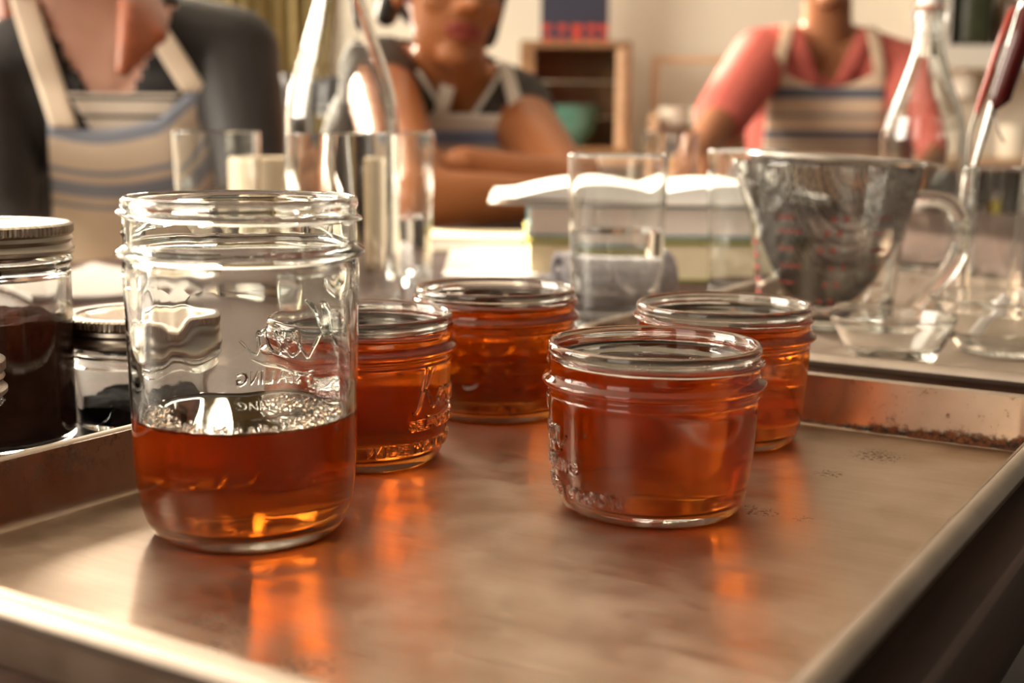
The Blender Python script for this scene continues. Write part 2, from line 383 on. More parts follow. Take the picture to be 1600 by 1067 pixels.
# tray / table frame: a along the tray's short side, b away from the camera along the table edge
TH = -0.55193
AX = Vector((math.cos(TH), math.sin(TH), 0)); BX = Vector((-math.sin(TH), math.cos(TH), 0))
def ab(a, b, z): v = AX * a + BX * b; return Vector((v.x, v.y, z))

# ------------------------------------------------------------------ the setting
def slab(name, x0, x1, y0, y1, z0, z1, mt):
    o = MB().box(((x0 + x1) / 2, (y0 + y1) / 2, (z0 + z1) / 2), (x1 - x0, y1 - y0, z1 - z0)).build(name, mt, None, False); return struct(o)
slab('floor', -2.8, 3.2, -1.2, 4.4, -.06, 0, 'floor')
WX0, WX1, WZ0, WZ1 = -2.50, -.92, .92, 2.65
wb = MB()
NX0, NX1, NZ0 = -.62, -.08, 1.42
for x0, x1, z0, z1 in ((WX1, NX0, 0, 2.8), (NX1, 3.2, 0, 2.8), (NX0, NX1, 0, NZ0), (NX0, NX1, WZ1, 2.8)): wb.box(((x0 + x1) / 2, 4.3, (z0 + z1) / 2), (x1 - x0, .16, z1 - z0))
wb.box(((-2.8 + WX0) / 2, 4.3, 1.4), (WX0 + 2.8, .16, 2.8))
wb.box(((WX0 + WX1) / 2, 4.3, WZ0 / 2), (WX1 - WX0, .16, WZ0)); wb.box(((WX0 + WX1) / 2, 4.3, (WZ1 + 2.8) / 2), (WX1 - WX0, .16, 2.8 - WZ1))
struct(wb.build('wall_back', 'wall', None, False))
LY0, LY1 = 0.15, 1.95
wf = MB()
for x0, x1, z0, z1 in ((-2.64, -2.10, 0, 2.8), (-.90, 3.2, 0, 2.8), (-2.10, -.90, 0, .95), (-2.10, -.90, 2.55, 2.8)): wf.box(((x0 + x1) / 2, -1.12, (z0 + z1) / 2), (x1 - x0, .16, z1 - z0))
struct(wf.build('wall_front', 'panel', None, False))
wl = MB()
wl.box((-2.72, (LY1 + 4.22) / 2, 1.4), (.16, 4.22 - LY1, 2.8)); wl.box((-2.72, (LY0 - 1.2) / 2, 1.4), (.16, LY0 + 1.2, 2.8))
wl.box((-2.72, (LY0 + LY1) / 2, .46), (.16, LY1 - LY0, .92)); wl.box((-2.72, (LY0 + LY1) / 2, 2.65), (.16, LY1 - LY0, .3))
struct(wl.build('wall_left', 'wall', None, False))
def window(name, loc, w, h, rz):
    t = struct(empty(name, loc, rz))
    f = MB()
    for x in (-w / 2 + .03, w / 2 - .03): f.box((x, 0, h / 2), (.06, .09, h))
    for z in (.03, h - .03): f.box((0, 0, z), (w - .12, .09, .06))
    fr = f.build('window_frame', 'white', t, False)
    g = MB(); g.box((0, 0, h / 2), (.022, .04, h - .12)); g.box((0, 0, h / 2), (w - .12, .04, .022)); g.build('glazing_bars', 'white', t, False)
    MB().box((0, -.10, -.015), (w + .1, .16, .03), 0, .004).build('window_sill', 'white', t, False)
    return t
slab('ceiling', -2.8, 3.2, -1.2, 4.4, 2.8, 2.86, 'white')
window('window_1', ((WX0 + WX1) / 2, 4.3, WZ0), WX1 - WX0, WZ1 - WZ0, 0)
window('added_sun_window', ((NX0 + NX1) / 2, 4.3, NZ0), NX1 - NX0, WZ1 - NZ0, 0)  # unseen opening, added so the sun reaches the pink-shirted shoulder
window('added_fill_window', (-1.50, -1.12, .95), 1.2, 1.6, PI)  # unseen window, added to house the front fill lamp
window('window_2', (-2.72, (LY0 + LY1) / 2, .92), LY1 - LY0, 1.58, PI / 2)

# ------------------------------------------------------------------ table
tb = tag(empty('table', ab(-.585, .9, 0), TH), 'long dark brown wooden table under the trays, jars and books', 'table')
MB().box((0, 0, TZ - .018), (1.02, 2.9, .036), 0, .004).build('tabletop', 'table', tb, True, 30)
for sx in (-1, 1): MB().box((sx * .43, 0, TZ - .09), (.024, 2.6, .10), 0, .002).build('table_apron', 'table', tb, False)
for sy in (-1, 1): MB().box((0, sy * 1.28, TZ - .09), (.84, .024, .10), 0, .002).build('table_apron', 'table', tb, False)
for sx in (-1, 1):
    for sy in (-1, 1):
        MB().lathe([(0, 0), (.022, 0), (.026, .02), (.036, .5), (.04, .66), (.04, TZ - .037), (0, TZ - .037)], 20, None, (sx * .43, sy * 1.28, 0)).build('leg', 'table', tb)

# ------------------------------------------------------------------ sheet pans
def rrect(w, l, rad, z, n=7):
    out = []
    for cx, cy, a0 in ((w / 2 - rad, l / 2 - rad, 0), (-w / 2 + rad, l / 2 - rad, PI / 2), (-w / 2 + rad, -l / 2 + rad, PI), (w / 2 - rad, -l / 2 + rad, 1.5 * PI)):
        for i in range(n + 1):
            a = a0 + PI / 2 * i / n; out.append((cx + rad * math.cos(a), cy + rad * math.sin(a), z))
    return out
def loops(mb, ls, closeA=True, closeB=True):
    n = len(ls[0]); vs = [p for l in ls for p in l]; fs = []
    for i in range(len(ls) - 1):
        for j in range(n): fs.append((i * n + j, i * n + (j + 1) % n, (i + 1) * n + (j + 1) % n, (i + 1) * n + j))
    if closeA: fs.append(tuple(range(n))[::-1])
    if closeB: fs.append(tuple((len(ls) - 1) * n + j for j in range(n)))
    return mb.add(vs, fs)
def tray(name, a, b, label, mt, W=.31475, L=.41949):
    t = tag(empty(name, ab(a, b, TZ), TH), label, 'tray')
    z0 = FZ - TZ; H = .0250 + z0
    prof = [(.0116 + .0030, z0), (.0116 + .0012, z0 + .0006), (.0116 + .0002, z0 + .0022), (.0113, z0 + .004), (.0082, H - .0035), (.0078, H - .0010)]
    ls = [rrect(W - 2 * i, L - 2 * i, max(.008, .026 - i), z) for i, z in prof]
    th = .0009
    ls += [rrect(W - 2 * (i - th), L - 2 * (i - th), max(.008, .026 - i + th), z) for i, z in [(.0078, H - .0010), (.0082, H - .0035), (.0113, z0 + .003)]]
    ls += [rrect(W - 2 * .0136, L - 2 * .0136, .012, .0003)]
    loops(MB(), ls).build('pan_body', mt, t, True, 50)
    R = .0041; cen = []
    rr = [[] for _ in range(13)]
    base = rrect(W - 2 * R, L - 2 * R, .022, H - R, 10); k = len(base)
    vs = []
    for j, p in enumerate(base):
        q0 = Vector(base[j - 1]); q1 = Vector(base[(j + 1) % k]); tg = (q1 - q0).normalized(); nrm = Vector((tg.y, -tg.x, 0))
        vs.append((Vector(p), nrm))
    mb = MB()
    rings = []
    for i in range(12):
        a_ = 2 * PI * i / 12; rings.append([p + n_ * R * math.cos(a_) + Vector((0, 0, R * math.sin(a_))) for p, n_ in vs])
    rings.append(rings[0]); loops(mb, rings, False, False)
    mb.build('rolled_rim', 'rim', t, True, 60)
    return t
tr_c = Vector((.0102, .4737, 0))
tray('baking_tray', tr_c.dot(AX), tr_c.dot(BX), 'worn aluminium baking tray in front holding the five jars of amber jelly', 'tray')
tray('baking_tray', -.2175, .663 + .212, 'second aluminium baking tray behind, under the measuring cup and glass bowls', 'tray2')

# ------------------------------------------------------------------ jars
def bump(x, w): return max(0., 1 - (x / w) ** 2) ** .8 if abs(x) < w else 0.
def dz(a): return (a + PI) % (2 * PI) - PI
def glass_jar(prof_o, prof_i, H, threads, seg, wob=0., facet=None, rl=None):
    """prof lists in mm from the base centre up / from the lip down; threads: (z0 mm, drop mm, start rad, sweep rad, height, halfwidth)"""
    def fn(r, z, t, k):
        zz = z * 1000
        if k == 'o':
            for z0, drop, st, sw, h, w in threads:
                u = ((t - st) % (2 * PI)) / sw
                if u <= 1: r += h * .001 * bump(zz - (z0 - drop * u), w) * min(1, u * 9, (1 - u) * 9) ** .6
            if facet: r *= facet(zz, t)
        if k == 'i' and wob:
            r += wob * (mnoise.noise(Vector((math.cos(t) * 2.2, math.sin(t) * 2.2, zz * .045))) * .7 + mnoise.noise(Vector((math.cos(t) * 5, math.sin(t) * 5, zz * .09 + 7))) * .3) * .001
            if facet: r *= facet(zz, t)
        return r
    return MB().lathe([(r * .001, z * .001, k) for r, z, k in prof_o + prof_i], seg, fn)
def interp(tbl, z):
    for (r0, z0), (r1, z1) in zip(tbl, tbl[1:]):
        if z0 <= z <= z1: return r0 + (r1 - r0) * (z - z0) / (z1 - z0 + 1e-9)
    return tbl[-1][0]
def dense(tbl, z0, z1, step, k='o'):
    n = max(1, int(round((z1 - z0) / step))); return [(interp(tbl, z0 + (z1 - z0) * i / n), z0 + (z1 - z0) * i / n, k) for i in range(n + 1)]

# --- lettering pressed into the glass
def text_mesh(body, size, extrude):
    cu = bpy.data.curves.new('t', 'FONT'); cu.body = body; cu.size = size; cu.extrude = extrude; cu.align_x = 'CENTER'; cu.resolution_u = 2
    cu.bevel_depth = .00022; cu.bevel_resolution = 1; cu.space_character = 1.15
    o = bpy.data.objects.new('t', cu); COL.objects.link(o); dg = bpy.context.evaluated_depsgraph_get()
    me = bpy.data.meshes.new_from_object(o.evaluated_get(dg)); vs = [tuple(v.co) for v in me.vertices]; fs = [tuple(p.vertices) for p in me.polygons]
    bpy.data.objects.remove(o); bpy.data.curves.remove(cu); bpy.data.meshes.remove(me)
    return vs, fs
def wrap(vs, rz, z0):
    """u (m, to the reader's right) -> angle round the jar, centred on +x; v -> height; w -> out"""
    out = []
    for u, v, w in vs:
        z = z0 + v; r = rz(z * 1000) * .001; t = u / r; out.append(((r + w) * math.cos(t), (r + w) * math.sin(t), z))
    return out
def script_word(sc):
    """flowing script: tall K with swash, e, r, r"""
    L = []
    L.append([(-.95, .50), (-.86, .95), (-.78, 1.00), (-.84, .60), (-.98, .10), (-1.10, -.12), (-1.20, -.05)])
    L.append([(-.46, 1.02), (-.58, .95), (-.72, .66), (-.88, .48)])
    L.append([(-.88, .48), (-.74, .44), (-.60, .18), (-.48, .02), (-.36, .10), (-.26, .24)])
    L.append([(-.26, .24), (-.14, .30), (-.12, .42), (-.22, .44), (-.29, .30), (-.26, .10), (-.14, .02), (0., .12), (.08, .34)])
    L.append([(.08, .34), (.10, .46), (.16, .40), (.24, .42), (.20, .20), (.22, .04), (.34, .10), (.44, .34)])
    L.append([(.44, .34), (.46, .46), (.52, .40), (.60, .42), (.56, .20), (.60, .04), (.74, .08), (.95, .30)])
    L.append([(-.70, -.20), (-.30, -.28), (.20, -.22), (.70, -.06)])
    return [[(x * sc, y * sc, 0) for x, y in l] for l in L]
def lettering(rz, zs, ksc, kz, parts):
    mb = MB()
    for l in script_word(ksc):
        pts = wrap([tuple(p) for p in spline(l, 5)], rz, kz); n = len(pts)
        mb.tube(pts, [.00095 * (.55 + .45 * math.sin(PI * min(1, (i + 1) / n * .9 + .05))) for i in range(n)], 6)
    for body, size, z in parts:
        v, f = text_mesh(body, size, .0007); v = [(x, y, w + .0003) for x, y, w in v]; mb.add(wrap(v, rz, z), f)
    return mb

# half-pint
HT = [(29.5, 0), (31.5, .35), (33.6, 1.8), (35.1, 4.5), (36.4, 9), (37.4, 16), (38.5, 28), (39.3, 40), (39.3, 43.6), (39.6, 44.1), (39.3, 44.6), (39.3, 45.6), (39.5, 46), (39.2, 46.5),
      (39.3, 47.4), (41.0, 48.0), (42.0, 48.8), (42.1, 49.6), (41.4, 50.6), (39.9, 51.6), (39.4, 53), (39.4, 59.6), (39.9, 60.3), (40.0, 61.4), (39.8, 62.6), (39.2, 63.4), (38.6, 63.6)]
def half_pint_mesh():
    po = [(0, 1.6, 'b'), (20, 1.5, 'b'), (26.5, .9, 'b'), (28.6, .15, 'b')] + [(r, z, 'o') for r, z in HT if z < 51.6]
    po += dense(HT, 51.6, 59.8, .35) + [(r, z, 'o') for r, z in HT if z > 60]
    pi = [(37.9, 63.3, 'i'), (37.3, 62.4, 'i')] + [(37.0, z, 'i') for z in (58, 52, 47)] + [(36.8, 43, 'i'), (36.2, 32, 'i'), (35.2, 20, 'i'), (34.2, 12, 'i'), (32.8, 8, 'i'), (30.2, 5.6, 'i'), (26, 4.6, 'i'), (15, 4.3, 'i'), (0, 4.2, 'i')]
    return glass_jar(po, pi, 63.6, [(58.4, 2.8, 0.3, 4.3, 1.9, 1.15), (58.4, 2.8, 3.6, 2.6, 1.7, 1.1)], 144, .10)
HI = [(0, 4.2), (15, 4.3), (26, 4.6), (30.2, 5.6), (32.8, 8), (34.2, 12), (35.2, 20), (36.2, 32), (36.8, 43), (37.0, 47), (37.0, 63)]
def fill_profile(inner, level, ov=.35, men=.8):
    """solid of content that just bites into the glass wall"""
    p = [(0, inner[0][1] - ov)]
    for r, z in inner[1:]:
        if z < level - 1.2: p.append((r + ov, z - (ov if z < 6 else 0)))
    R = interp(inner, level) + ov
    p += [(R, level - 1.0), (R, level + men), (R - ov * 2, level + men), (R - 1.2, level + men * .35), (R - 2.6, level + .03), (R - 6, level)]
    p += [(R * f, level) for f in (.6, .3)] + [(0, level)]
    return [(r * .001, z * .001) for r, z in p]
rz_half = lambda z: interp(HT, z)
hp_mesh = half_pint_mesh(); hp_let = lettering(rz_half, None, .0165, .0265, [('SELF SEALING', .0060, .0178), ('WIDE MOUTH  MASON', .0066, .0080)])

def jelly_part(prof, level, seg, parent):
    o = MB().lathe(prof, seg).build('jelly', 'jelly', parent, True, 50); o.data.materials.append(M['jelly_top'])
    for p in o.data.polygons:
        if p.center.z > level * .001 - .0004 and p.normal.z > .3: p.material_index = 1
    return o
def half_pint(loc, rz, label, first=None):
    if first: t = copy_tree(first); t.location = loc; t.rotation_euler = (0, 0, rz); return tag(t, label, 'jar', 'half-pint jars of jelly')
    t = tag(empty('jelly_jar', loc, rz), label, 'jar', 'half-pint jars of jelly')
    hp_mesh.build('glass', 'glass', t, True, 60); hp_let.build('embossed_lettering', 'glass', t, True, 50)['kind'] = 'stuff'
    jelly_part(fill_profile(HI, 56.9), 56.9, 96, t)
    return t
jz = FZ + .0001
JA = half_pint((.05325, .48425, jz), math.radians(-90 - 82), 'half-pint jar of amber jelly nearest the camera on the tray')
JB = half_pint((-.06532, .55562, jz), math.radians(-90 + 70), 'half-pint jar of amber jelly partly behind the tall jar, raised lettering showing', JA)
JC = half_pint((-.00850, .64840, jz), math.radians(100), 'half-pint jar of amber jelly farthest back on the tray, with skin on top', JA)
JD = half_pint((.09687, .59521, jz), math.radians(60), 'half-pint jar of amber jelly at right by the tray edge, behind the nearest', JA)
# bits of skin and froth on the jelly in the jars
def froth(parent, z, R, n, seed, spread, rmax=.0009):
    rng = random.Random(seed); mb = MB()
    for _ in range(n):
        cx, cy, sp = rng.choice(spread); x = rng.gauss(cx, sp); y = rng.gauss(cy, sp)
        q = math.hypot(x, y)
        if q > R: x *= R / q * .985; y *= R / q * .985
        mb.ell((x, y, z + .0001), [rng.uniform(.0004, rmax)] * 3, None, 5, 8)
    o = mb.build('froth', 'foam', parent); o['kind'] = 'stuff'; return o
def skin(parent, z, seed, n, rmin, rmax, R):
    rng = random.Random(seed); mb = MB()
    for _ in range(n):
        cx = rng.uniform(-R, R); cy = rng.uniform(-R, R)
        if math.hypot(cx, cy) > R: continue
        r = rng.uniform(rmin, rmax); k = 12
        prof = [(r * (1 + .3 * math.sin(3 * 2 * PI * i / k + seed) + rng.uniform(-.15, .15)), 2 * PI * i / k) for i in range(k)]
        top = [(cx + q * .8 * math.cos(a), cy + q * .8 * math.sin(a), z + .0007) for q, a in prof]; bot = [(cx + q * math.cos(a), cy + q * math.sin(a), z - .0002) for q, a in prof]
        loops(mb, [bot, top])
    return mb.build('jelly_skin', 'jelly', parent)
skin(JC, .0569, 3, 9, .003, .007, .028); froth(JC, .0569, .036, 26, 4, [(-.02, .0, .008), (.01, .02, .008)], .0007)
froth(JA, .0569, .036, 16, 9, [(.012, .02, .006), (-.02, .01, .005)], .0012)

# pint
PT = [(29, 0), (31, .5), (33.6, 3), (35.6, 7), (37.0, 12), (38.1, 19), (38.8, 30), (39.2, 50), (39.6, 70), (40.0, 88), (40.2, 93), (40.0, 95.5), (39.6, 97.0), (41.0, 97.8), (42.1, 98.8), (42.1, 99.8), (41.2, 100.8), (39.6, 101.8),
      (39.4, 103), (39.4, 114.3), (39.9, 115), (40.0, 116), (39.7, 117.3), (39.1, 118.0), (38.5, 118.15)]
def facet(z, t):
    w = sm((z - 22) / 14) * sm((95 - z) / 10)
    return 1 - w * .020 * (1 - abs(math.cos(2 * (t - .35)))) ** 1.0
po = [(0, 2.0, 'b'), (18, 1.9, 'b'), (25, 1.1, 'b'), (28, .2, 'b')] + [(r, z, 'o') for r, z in PT if z <= 19] + dense(PT, 22, 96, 3) + [(r, z, 'o') for r, z in PT if 96.5 < z < 101.5]
po += dense(PT, 101.8, 114.4, .4) + [(r, z, 'o') for r, z in PT if z > 114.6]
PI_ = [(0, 5.0), (15, 5.1), (26, 5.6), (30.5, 7.2), (33.2, 10), (34.8, 14), (35.7, 20), (36.2, 30), (36.6, 50), (36.9, 70), (37.1, 90), (37.0, 100), (36.9, 118)]
pi_ = [(37.8, 117.9, 'i'), (37.1, 117.0, 'i'), (36.9, 110, 'i'), (37.0, 100, 'i')] + [(r, z, 'i') for r, z, _ in reversed(dense(PI_, 20, 96, 3))] + [(r, z, 'i') for r, z in PI_[:6][::-1]]
PJ = tag(empty('mason_jar', (-.09343, .45199, jz), 0), 'tall pint mason jar half full of amber jelly at front left of tray', 'jar')
glass_jar(po, pi_, 118, [(113.6, 4.0, math.radians(-195), 4.6, 2.1, 1.25), (108.6, 3.0, math.radians(60), 2.4, 1.5, 1.2)], 176, .55, facet).build('glass', 'glass', PJ, True, 60)
le = lettering(lambda z: interp(PT, z) - .25, None, .0215, .056, [('SELF SEALING', .0062, .0455), ('WIDE MOUTH  MASON', .0064, .0120)]).build('embossed_lettering', 'glass', PJ, True, 50)
le['kind'] = 'stuff'; le.rotation_euler = (0, 0, math.radians(90 - 14))
jelly_part(fill_profile(PI_, 42.2, .35, 1.0), 42.2, 128, PJ)
froth(PJ, .0425, .0355, 520, 5, [(-.030, -.012, .004), (-.024, -.022, .0035), (-.031, -.002, .003), (.022, .012, .007), (.028, .002, .005), (.012, .016, .006), (.024, -.016, .004), (.0, -.034, .006), (.016, -.029, .004), (-.015, -.03, .004)])

# jars with bands and lids beside the tray
def band(mb, r, z0, h):
    def fn(rr, z, t, k): return rr + (.00035 * (1 if int(t / (2 * PI) * 180) % 2 else -1) if k == 'k' else 0)
    pr = [(r - .0012, z0), (r + .0004, z0), (r + .0012, z0 + .0008), (r + .0012, z0 + .0022), (r, z0 + .003), (r - .0006, z0 + h * .35), (r + .0005, z0 + h * .48), (r - .0002, z0 + h * .6), (r + .0004, z0 + h * .66),
          (r + .0006, z0 + h * .70, 'k'), (r + .0006, z0 + h * .93, 'k'), (r - .0008, z0 + h), (r - .004, z0 + h + .0003), (r - .0065, z0 + h), (r - .0068, z0 + h - .001), (r - .0045, z0 + h - .0012), (r - .002, z0 + h - .0016), (r - .0014, z0 + h * .6), (r - .0012, z0)]
    return mb.lathe(pr, 360, fn)
def lidded_jar(name, loc, r, H, body, fillz, fmat, label, fname, rz=0.):
    t = tag(empty(name, loc, rz), label, 'jar')
    rb, rt_ = body; Hm = H * 1000; sh = Hm - 17.5
    T = [(rb - 3.5, 0), (rb - 1.2, .9), (rb, 3.5), ((rb * .6 + rt_ * .4), sh * .5), (rt_, sh - 4), (rt_ - .6, sh - 1), (r * 1000 - .4, sh), (r * 1000 + .2, sh + 1.2), (r * 1000 - .6, sh + 2.6), (r * 1000 - 3, sh + 3.8), (r * 1000 - 3, Hm - 1.5), (r * 1000 - 3.6, Hm - .8)]
    po = [(0, 1.4, 'b'), (rb - 8, 1.2, 'b')] + [(a, b_, 'o') for a, b_ in T]
    IN = [(0, 4.0), (rb - 8, 4.2), (rb - 4, 6.5), (rb - 2.8, 10), (rt_ - 2.6, sh - 6), (r * 1000 - 5.6, sh + 2), (r * 1000 - 5.6, Hm - 1)]
    glass_jar(po, [(a, b_, 'i') for a, b_ in IN[::-1]], Hm, [], 96, .12).build('glass', 'glass', t, True, 60)
    band(MB(), r, H - .0135, .0138).build('screw_band', 'band', t, True, 40)
    MB().lathe([(0, H - .0012), (r - .012, H - .0012), (r - .0105, H - .0004), (r - .0085, H - .0004), (r - .0045, H - .0013), (r - .0045, H - .0019), (0, H - .0019)], 96).build('lid', 'lid', t, True, 40)
    def fn(rr, z, th_, k): return rr
    mb = MB(); pr = [(0, 3.7 * .001)] + [((a + .25) * .001, b_ * .001) for a, b_ in IN[1:] if b_ < fillz - 1]
    R = (interp(IN, fillz) + .25) * .001; pr += [(R, fillz * .001)] + [(R * f, fillz * .001) for f in (.92, .8, .65, .5, .35, .2)] + [(0, fillz * .001)]
    mb.lathe(pr, 72)
    mb.v = [(x, y, z + (.0042 * mnoise.noise(Vector((x * 60 + 3, y * 60, 1))) + .0015 * mnoise.noise(Vector((x * 260, y * 260, 5))) if z > fillz * .001 - .0003 else 0)) for x, y, z in mb.v]
    mb.build(fname, fmat, t, True, 80)
    return t
CJ = lidded_jar('cocoa_jar', (-.2331, .582, TZ), .0355, .1000, (34.0, 34.6), 57, 'cocoa', 'glass jar of brown cocoa powder with silver screw lid at far left', 'cocoa_powder')
for a, z, q in ((-62, .0800, (.0010, .0010, .0022)), (-70, .0690, (.0016, .0016, .0024))):
    r = .0322; a = math.radians(a); MB().ell((r * math.cos(a), r * math.sin(a), z), q, Matrix.Rotation(.5, 3, 'Y'), 4, 5).build('cocoa_flake', 'cocoa', CJ, False)
lidded_jar('small_lidded_jar', (-.1790, .622, TZ), .0348, .0548, (30.5, 33.2), 13, 'dark', 'small squat jar of black powder with silver screw lid behind tall jar', 'black_powder')
lidded_jar('edge_jar', (-.2272, .480, TZ), .0355, .0560, (30.5, 33.4), 14, 'dark', 'squat lidded jar just showing at the left edge of the picture', 'dark_powder')

# ------------------------------------------------------------------ tumblers, bottles
def tumbler(loc, r0, r1, H, level, label, group='water glasses on the table', name='water_glass'):
    t = tag(empty(name, loc), label, 'glass', group)
    w = .0017; base = .010
    def ri(z): return r0 + (r1 - r0) * z / H - w
    MB().lathe([(0, .0012), (r0 - .004, .001), (r0 - .002, 0), (r0 - .0004, .0006), (r0, .003), (r0 + (r1 - r0) * .5, H * .5), (r1 - .0001, H - .001), (r1 - .0008, H), (r1 - w, H - .0008), (ri(H * .5), H * .5), (ri(base + .004), base + .004), (ri(base) - .003, base), (0, base)], 72).build('glass', 'glass_far', t, True, 60)
    if level:
        o = .0003
        MB().lathe([(0, base - o), (ri(base) - .003 + o, base - o), (ri(base + .004) + o, base + .004), (ri(level) + o, level), (ri(level) + o, level + .0008), (ri(level) - .0008, level + .0005), (ri(level) - .003, level), (0, level)], 72).build('water', 'water', t, True, 60)
    return t
tumbler((.0745, .940, TZ), .031, .0360, .1245, .070, 'half-full water glass behind the nearest jelly jar, in front of the books')
tumbler((-.2690, 1.200, TZ), .036, .0395, .1365, 0, 'empty wide glass in front of the left apron')
tumbler((-.1110, 1.200, TZ), .036, .0395, .1365, .060, 'water glass standing just right of the tall water bottle')
tumbler((.1985, 1.120, TZ), .030, .0345, .1250, .0, 'tall empty glass between the books and the measuring cup')
tumbler((.2300, 1.930, TZ), .034, .0400, .1350, 0, 'farthest empty glass behind the book stack')
def bottle(loc, label, level, name):
    t = tag(empty(name, loc), label, 'bottle')
    T = [(.036, 0), (.041, .001), (.0432, .004), (.0432, .148), (.0425, .157), (.0395, .172), (.0345, .188), (.0285, .204), (.0225, .222), (.0172, .240), (.0145, .256), (.0138, .268), (.0138, .278), (.0165, .280), (.0168, .288), (.0150, .291), (.0138, .2915)]
    w = .0022
    inner = [(.0105, .2912), (.0105, .268), (.0120, .254), (.0150, .240), (.0203, .222), (.0263, .204), (.0323, .188), (.0373, .172), (.0403, .157), (.0410, .148), (.0410, .012), (.037, .007), (0, .009)]
    MB().lathe([(0, .005), (.028, .003)] + T + inner, 88).build('glass', 'glass_far', t, True, 60)
    if level:
        o = .0003
        MB().lathe([(0, .009 - o), (.037 + o, .007 - o), (.0410 + o, .012), (.0410 + o, level), (.0400, level + .0004), (.037, level), (0, level)], 88).build('water', 'water', t, True, 60)
    return t
bottle((-.1300, 1.005, TZ), 'large clear bottle of water behind the tall jelly jar', .136, 'water_bottle')
b2 = bottle((.4160, 1.350, TZ), 'clear swing-top bottle behind the measuring cup', 0, 'swing_top_bottle')
b2.scale = (.97, .97, .90)
MB().lathe([(0, .2925), (.010, .2925), (.0125, .295), (.0125, .303), (.009, .309), (0, .310)], 24).build('stopper', 'plastic', b2)
MB().lathe([(.0105, .2918), (.014, .2918), (.0145, .2925), (.014, .2932), (.0105, .2932)], 24).build('rubber_seal', 'sealing', b2)
mb = MB()
for s_ in (-1, 1): mb.tube(spline([(s_ * .013, 0, .300), (s_ * .019, .0, .292), (s_ * .0185, -.004, .272), (s_ * .015, -.012, .262)], 6), .0009, 6)
mb.tube([(-.013, 0, .300), (.013, 0, .300)], .0009, 6); mb.tube([(-.015, -.012, .262), (.015, -.012, .262)], .0009, 6); mb.build('wire_bail', 'steel', b2)

# cream stoneware cup
t = tag(empty('stoneware_cup', (-.2440, 1.305, TZ)), 'cream stoneware cup behind the water bottle, sunlit white rim', 'cup')
MB().lathe([(0, .002), (.024, 0), (.027, .001), (.031, .006), (.034, .03), (.0355, .075), (.0358, .108), (.034, .1105), (.0325, .109), (.031, .03), (.026, .008), (0, .007)], 48).build('body', 'stone', t)
MB().lathe([(0, .1000), (.0318, .1000), (.0318, .1035), (.028, .1050), (0, .1062)], 40).build('white_sugar', 'paper', t)

# ------------------------------------------------------------------ measuring cup, sieve, bowls, tools on the second tray
cz = FZ + .0001
t = tag(empty('measuring_cup', (.2290, .957, cz), 0), 'clear glass measuring cup with red markings holding the sieve', 'measuring cup')
def spout(r, z, a, k):
    s_ = math.exp(-((dz(a - PI * .97)) / .22) ** 2) * sm((z - .075) / .04); return r + .010 * s_
MB().lathe([(0, .002), (.038, 0), (.043, .001), (.047, .006), (.0495, .02), (.0560, .075), (.0592, .108), (.0600, .1165), (.0590, .1185), (.0572, .117), (.0558, .106), (.0525, .075), (.0462, .022), (.043, .010), (.036, .007), (0, .007)], 96, spout).build('glass', 'glass_far', t, True, 60)
mb = MB()
mb.tube([p for p in spline([(.056, 0, .088), (.070, .0, .092), (.088, .0, .088), (.098, .0, .070), (.094, .0, .048), (.080, .0, .028), (.064, .0, .012), (.049, .0, .012)], 7)], .0058, 12)
mb.v = [(x, y * 1.35, z) for x, y, z in mb.v]; mb.build('handle', 'glass_far', t)
mb = MB()
def mark(a0, a1, z, h):
    n = 6; vs = []
    for i in range(n + 1):
        a = a0 + (a1 - a0) * i / n
        for zz in (z, z + h):
            r = .0496 + (zz - .02) / .055 * .0065 + .0004
            for dr in (0, .0003): vs.append(((r + dr) * math.cos(a), (r + dr) * math.sin(a), zz))
    fs = []
    for i in range(n):
        o = i * 4
        fs += [(o + 1, o + 5, o + 7, o + 3), (o, o + 2, o + 6, o + 4), (o, o + 4, o + 5, o + 1), (o + 2, o + 3, o + 7, o + 6)]
    fs += [(0, 1, 3, 2), (n * 4, n * 4 + 2, n * 4 + 3, n * 4 + 1)]
    mb.add(vs, fs)
for i, z in enumerate((.022, .034, .046, .058, .070, .080)):
    mark(-2.45, -2.12 - .10 * (i % 2), z, .0013); mark(-1.22, -1.04 + .1 * (i % 2), z, .0011)
    for k in range(2): mark(-1.90 + k * .15 + .07 * (i % 3), -1.85 + k * .15 + .07 * (i % 3), z - .001, .0034 if k % 2 else .0028)
for i in range(5): mark(-3.05, -2.90, .022 + i * .009, .0045)
mb.build('red_markings', 'print', t, False)['kind'] = 'stuff'

t = tag(empty('sieve', (.2330, .957, cz + .1200), 0), 'fine wire sieve sitting inside the glass measuring cup', 'sieve')
t.rotation_euler = (0, math.radians(3.2), 0)
RS, DS = .0608, .1095
ring = [(RS * 1.012 * math.cos(2 * PI * i / 64), RS * 1.012 * math.sin(2 * PI * i / 64), 0) for i in range(64)]
MB().tube(ring, .0024, 8, True).build('rim', 'steel', t)
def sv(x, y): q = max(0., 1 - (x * x + y * y) / (RS * RS)); return -DS * q ** .62
mb = MB(); NW = 70
for fam in (0, 1):
    for i in range(-NW // 2 + 1, NW // 2):
        u = i / (NW / 2) * RS; half = math.sqrt(max(0, RS * RS - u * u)); n = 26; pts = []
        for k in range(n + 1):
            s_ = -math.cos(PI * k / n) * half; x, y = (u, s_) if fam == 0 else (s_, u)
            pts.append((x, y, sv(x * .9999, y * .9999)))
        mb.tube(pts, .00040, 4, False, False)
o = mb.build('wire_mesh', 'wire', t); o['kind'] = 'stuff'
MB().tube(spline([(RS, .004, 0), (RS + .010, .003, .000), (RS + .017, 0, -.001), (RS + .010, -.003, 0), (RS, -.004, 0)], 5), .0016, 8).build('rest_hook', 'steel', t)

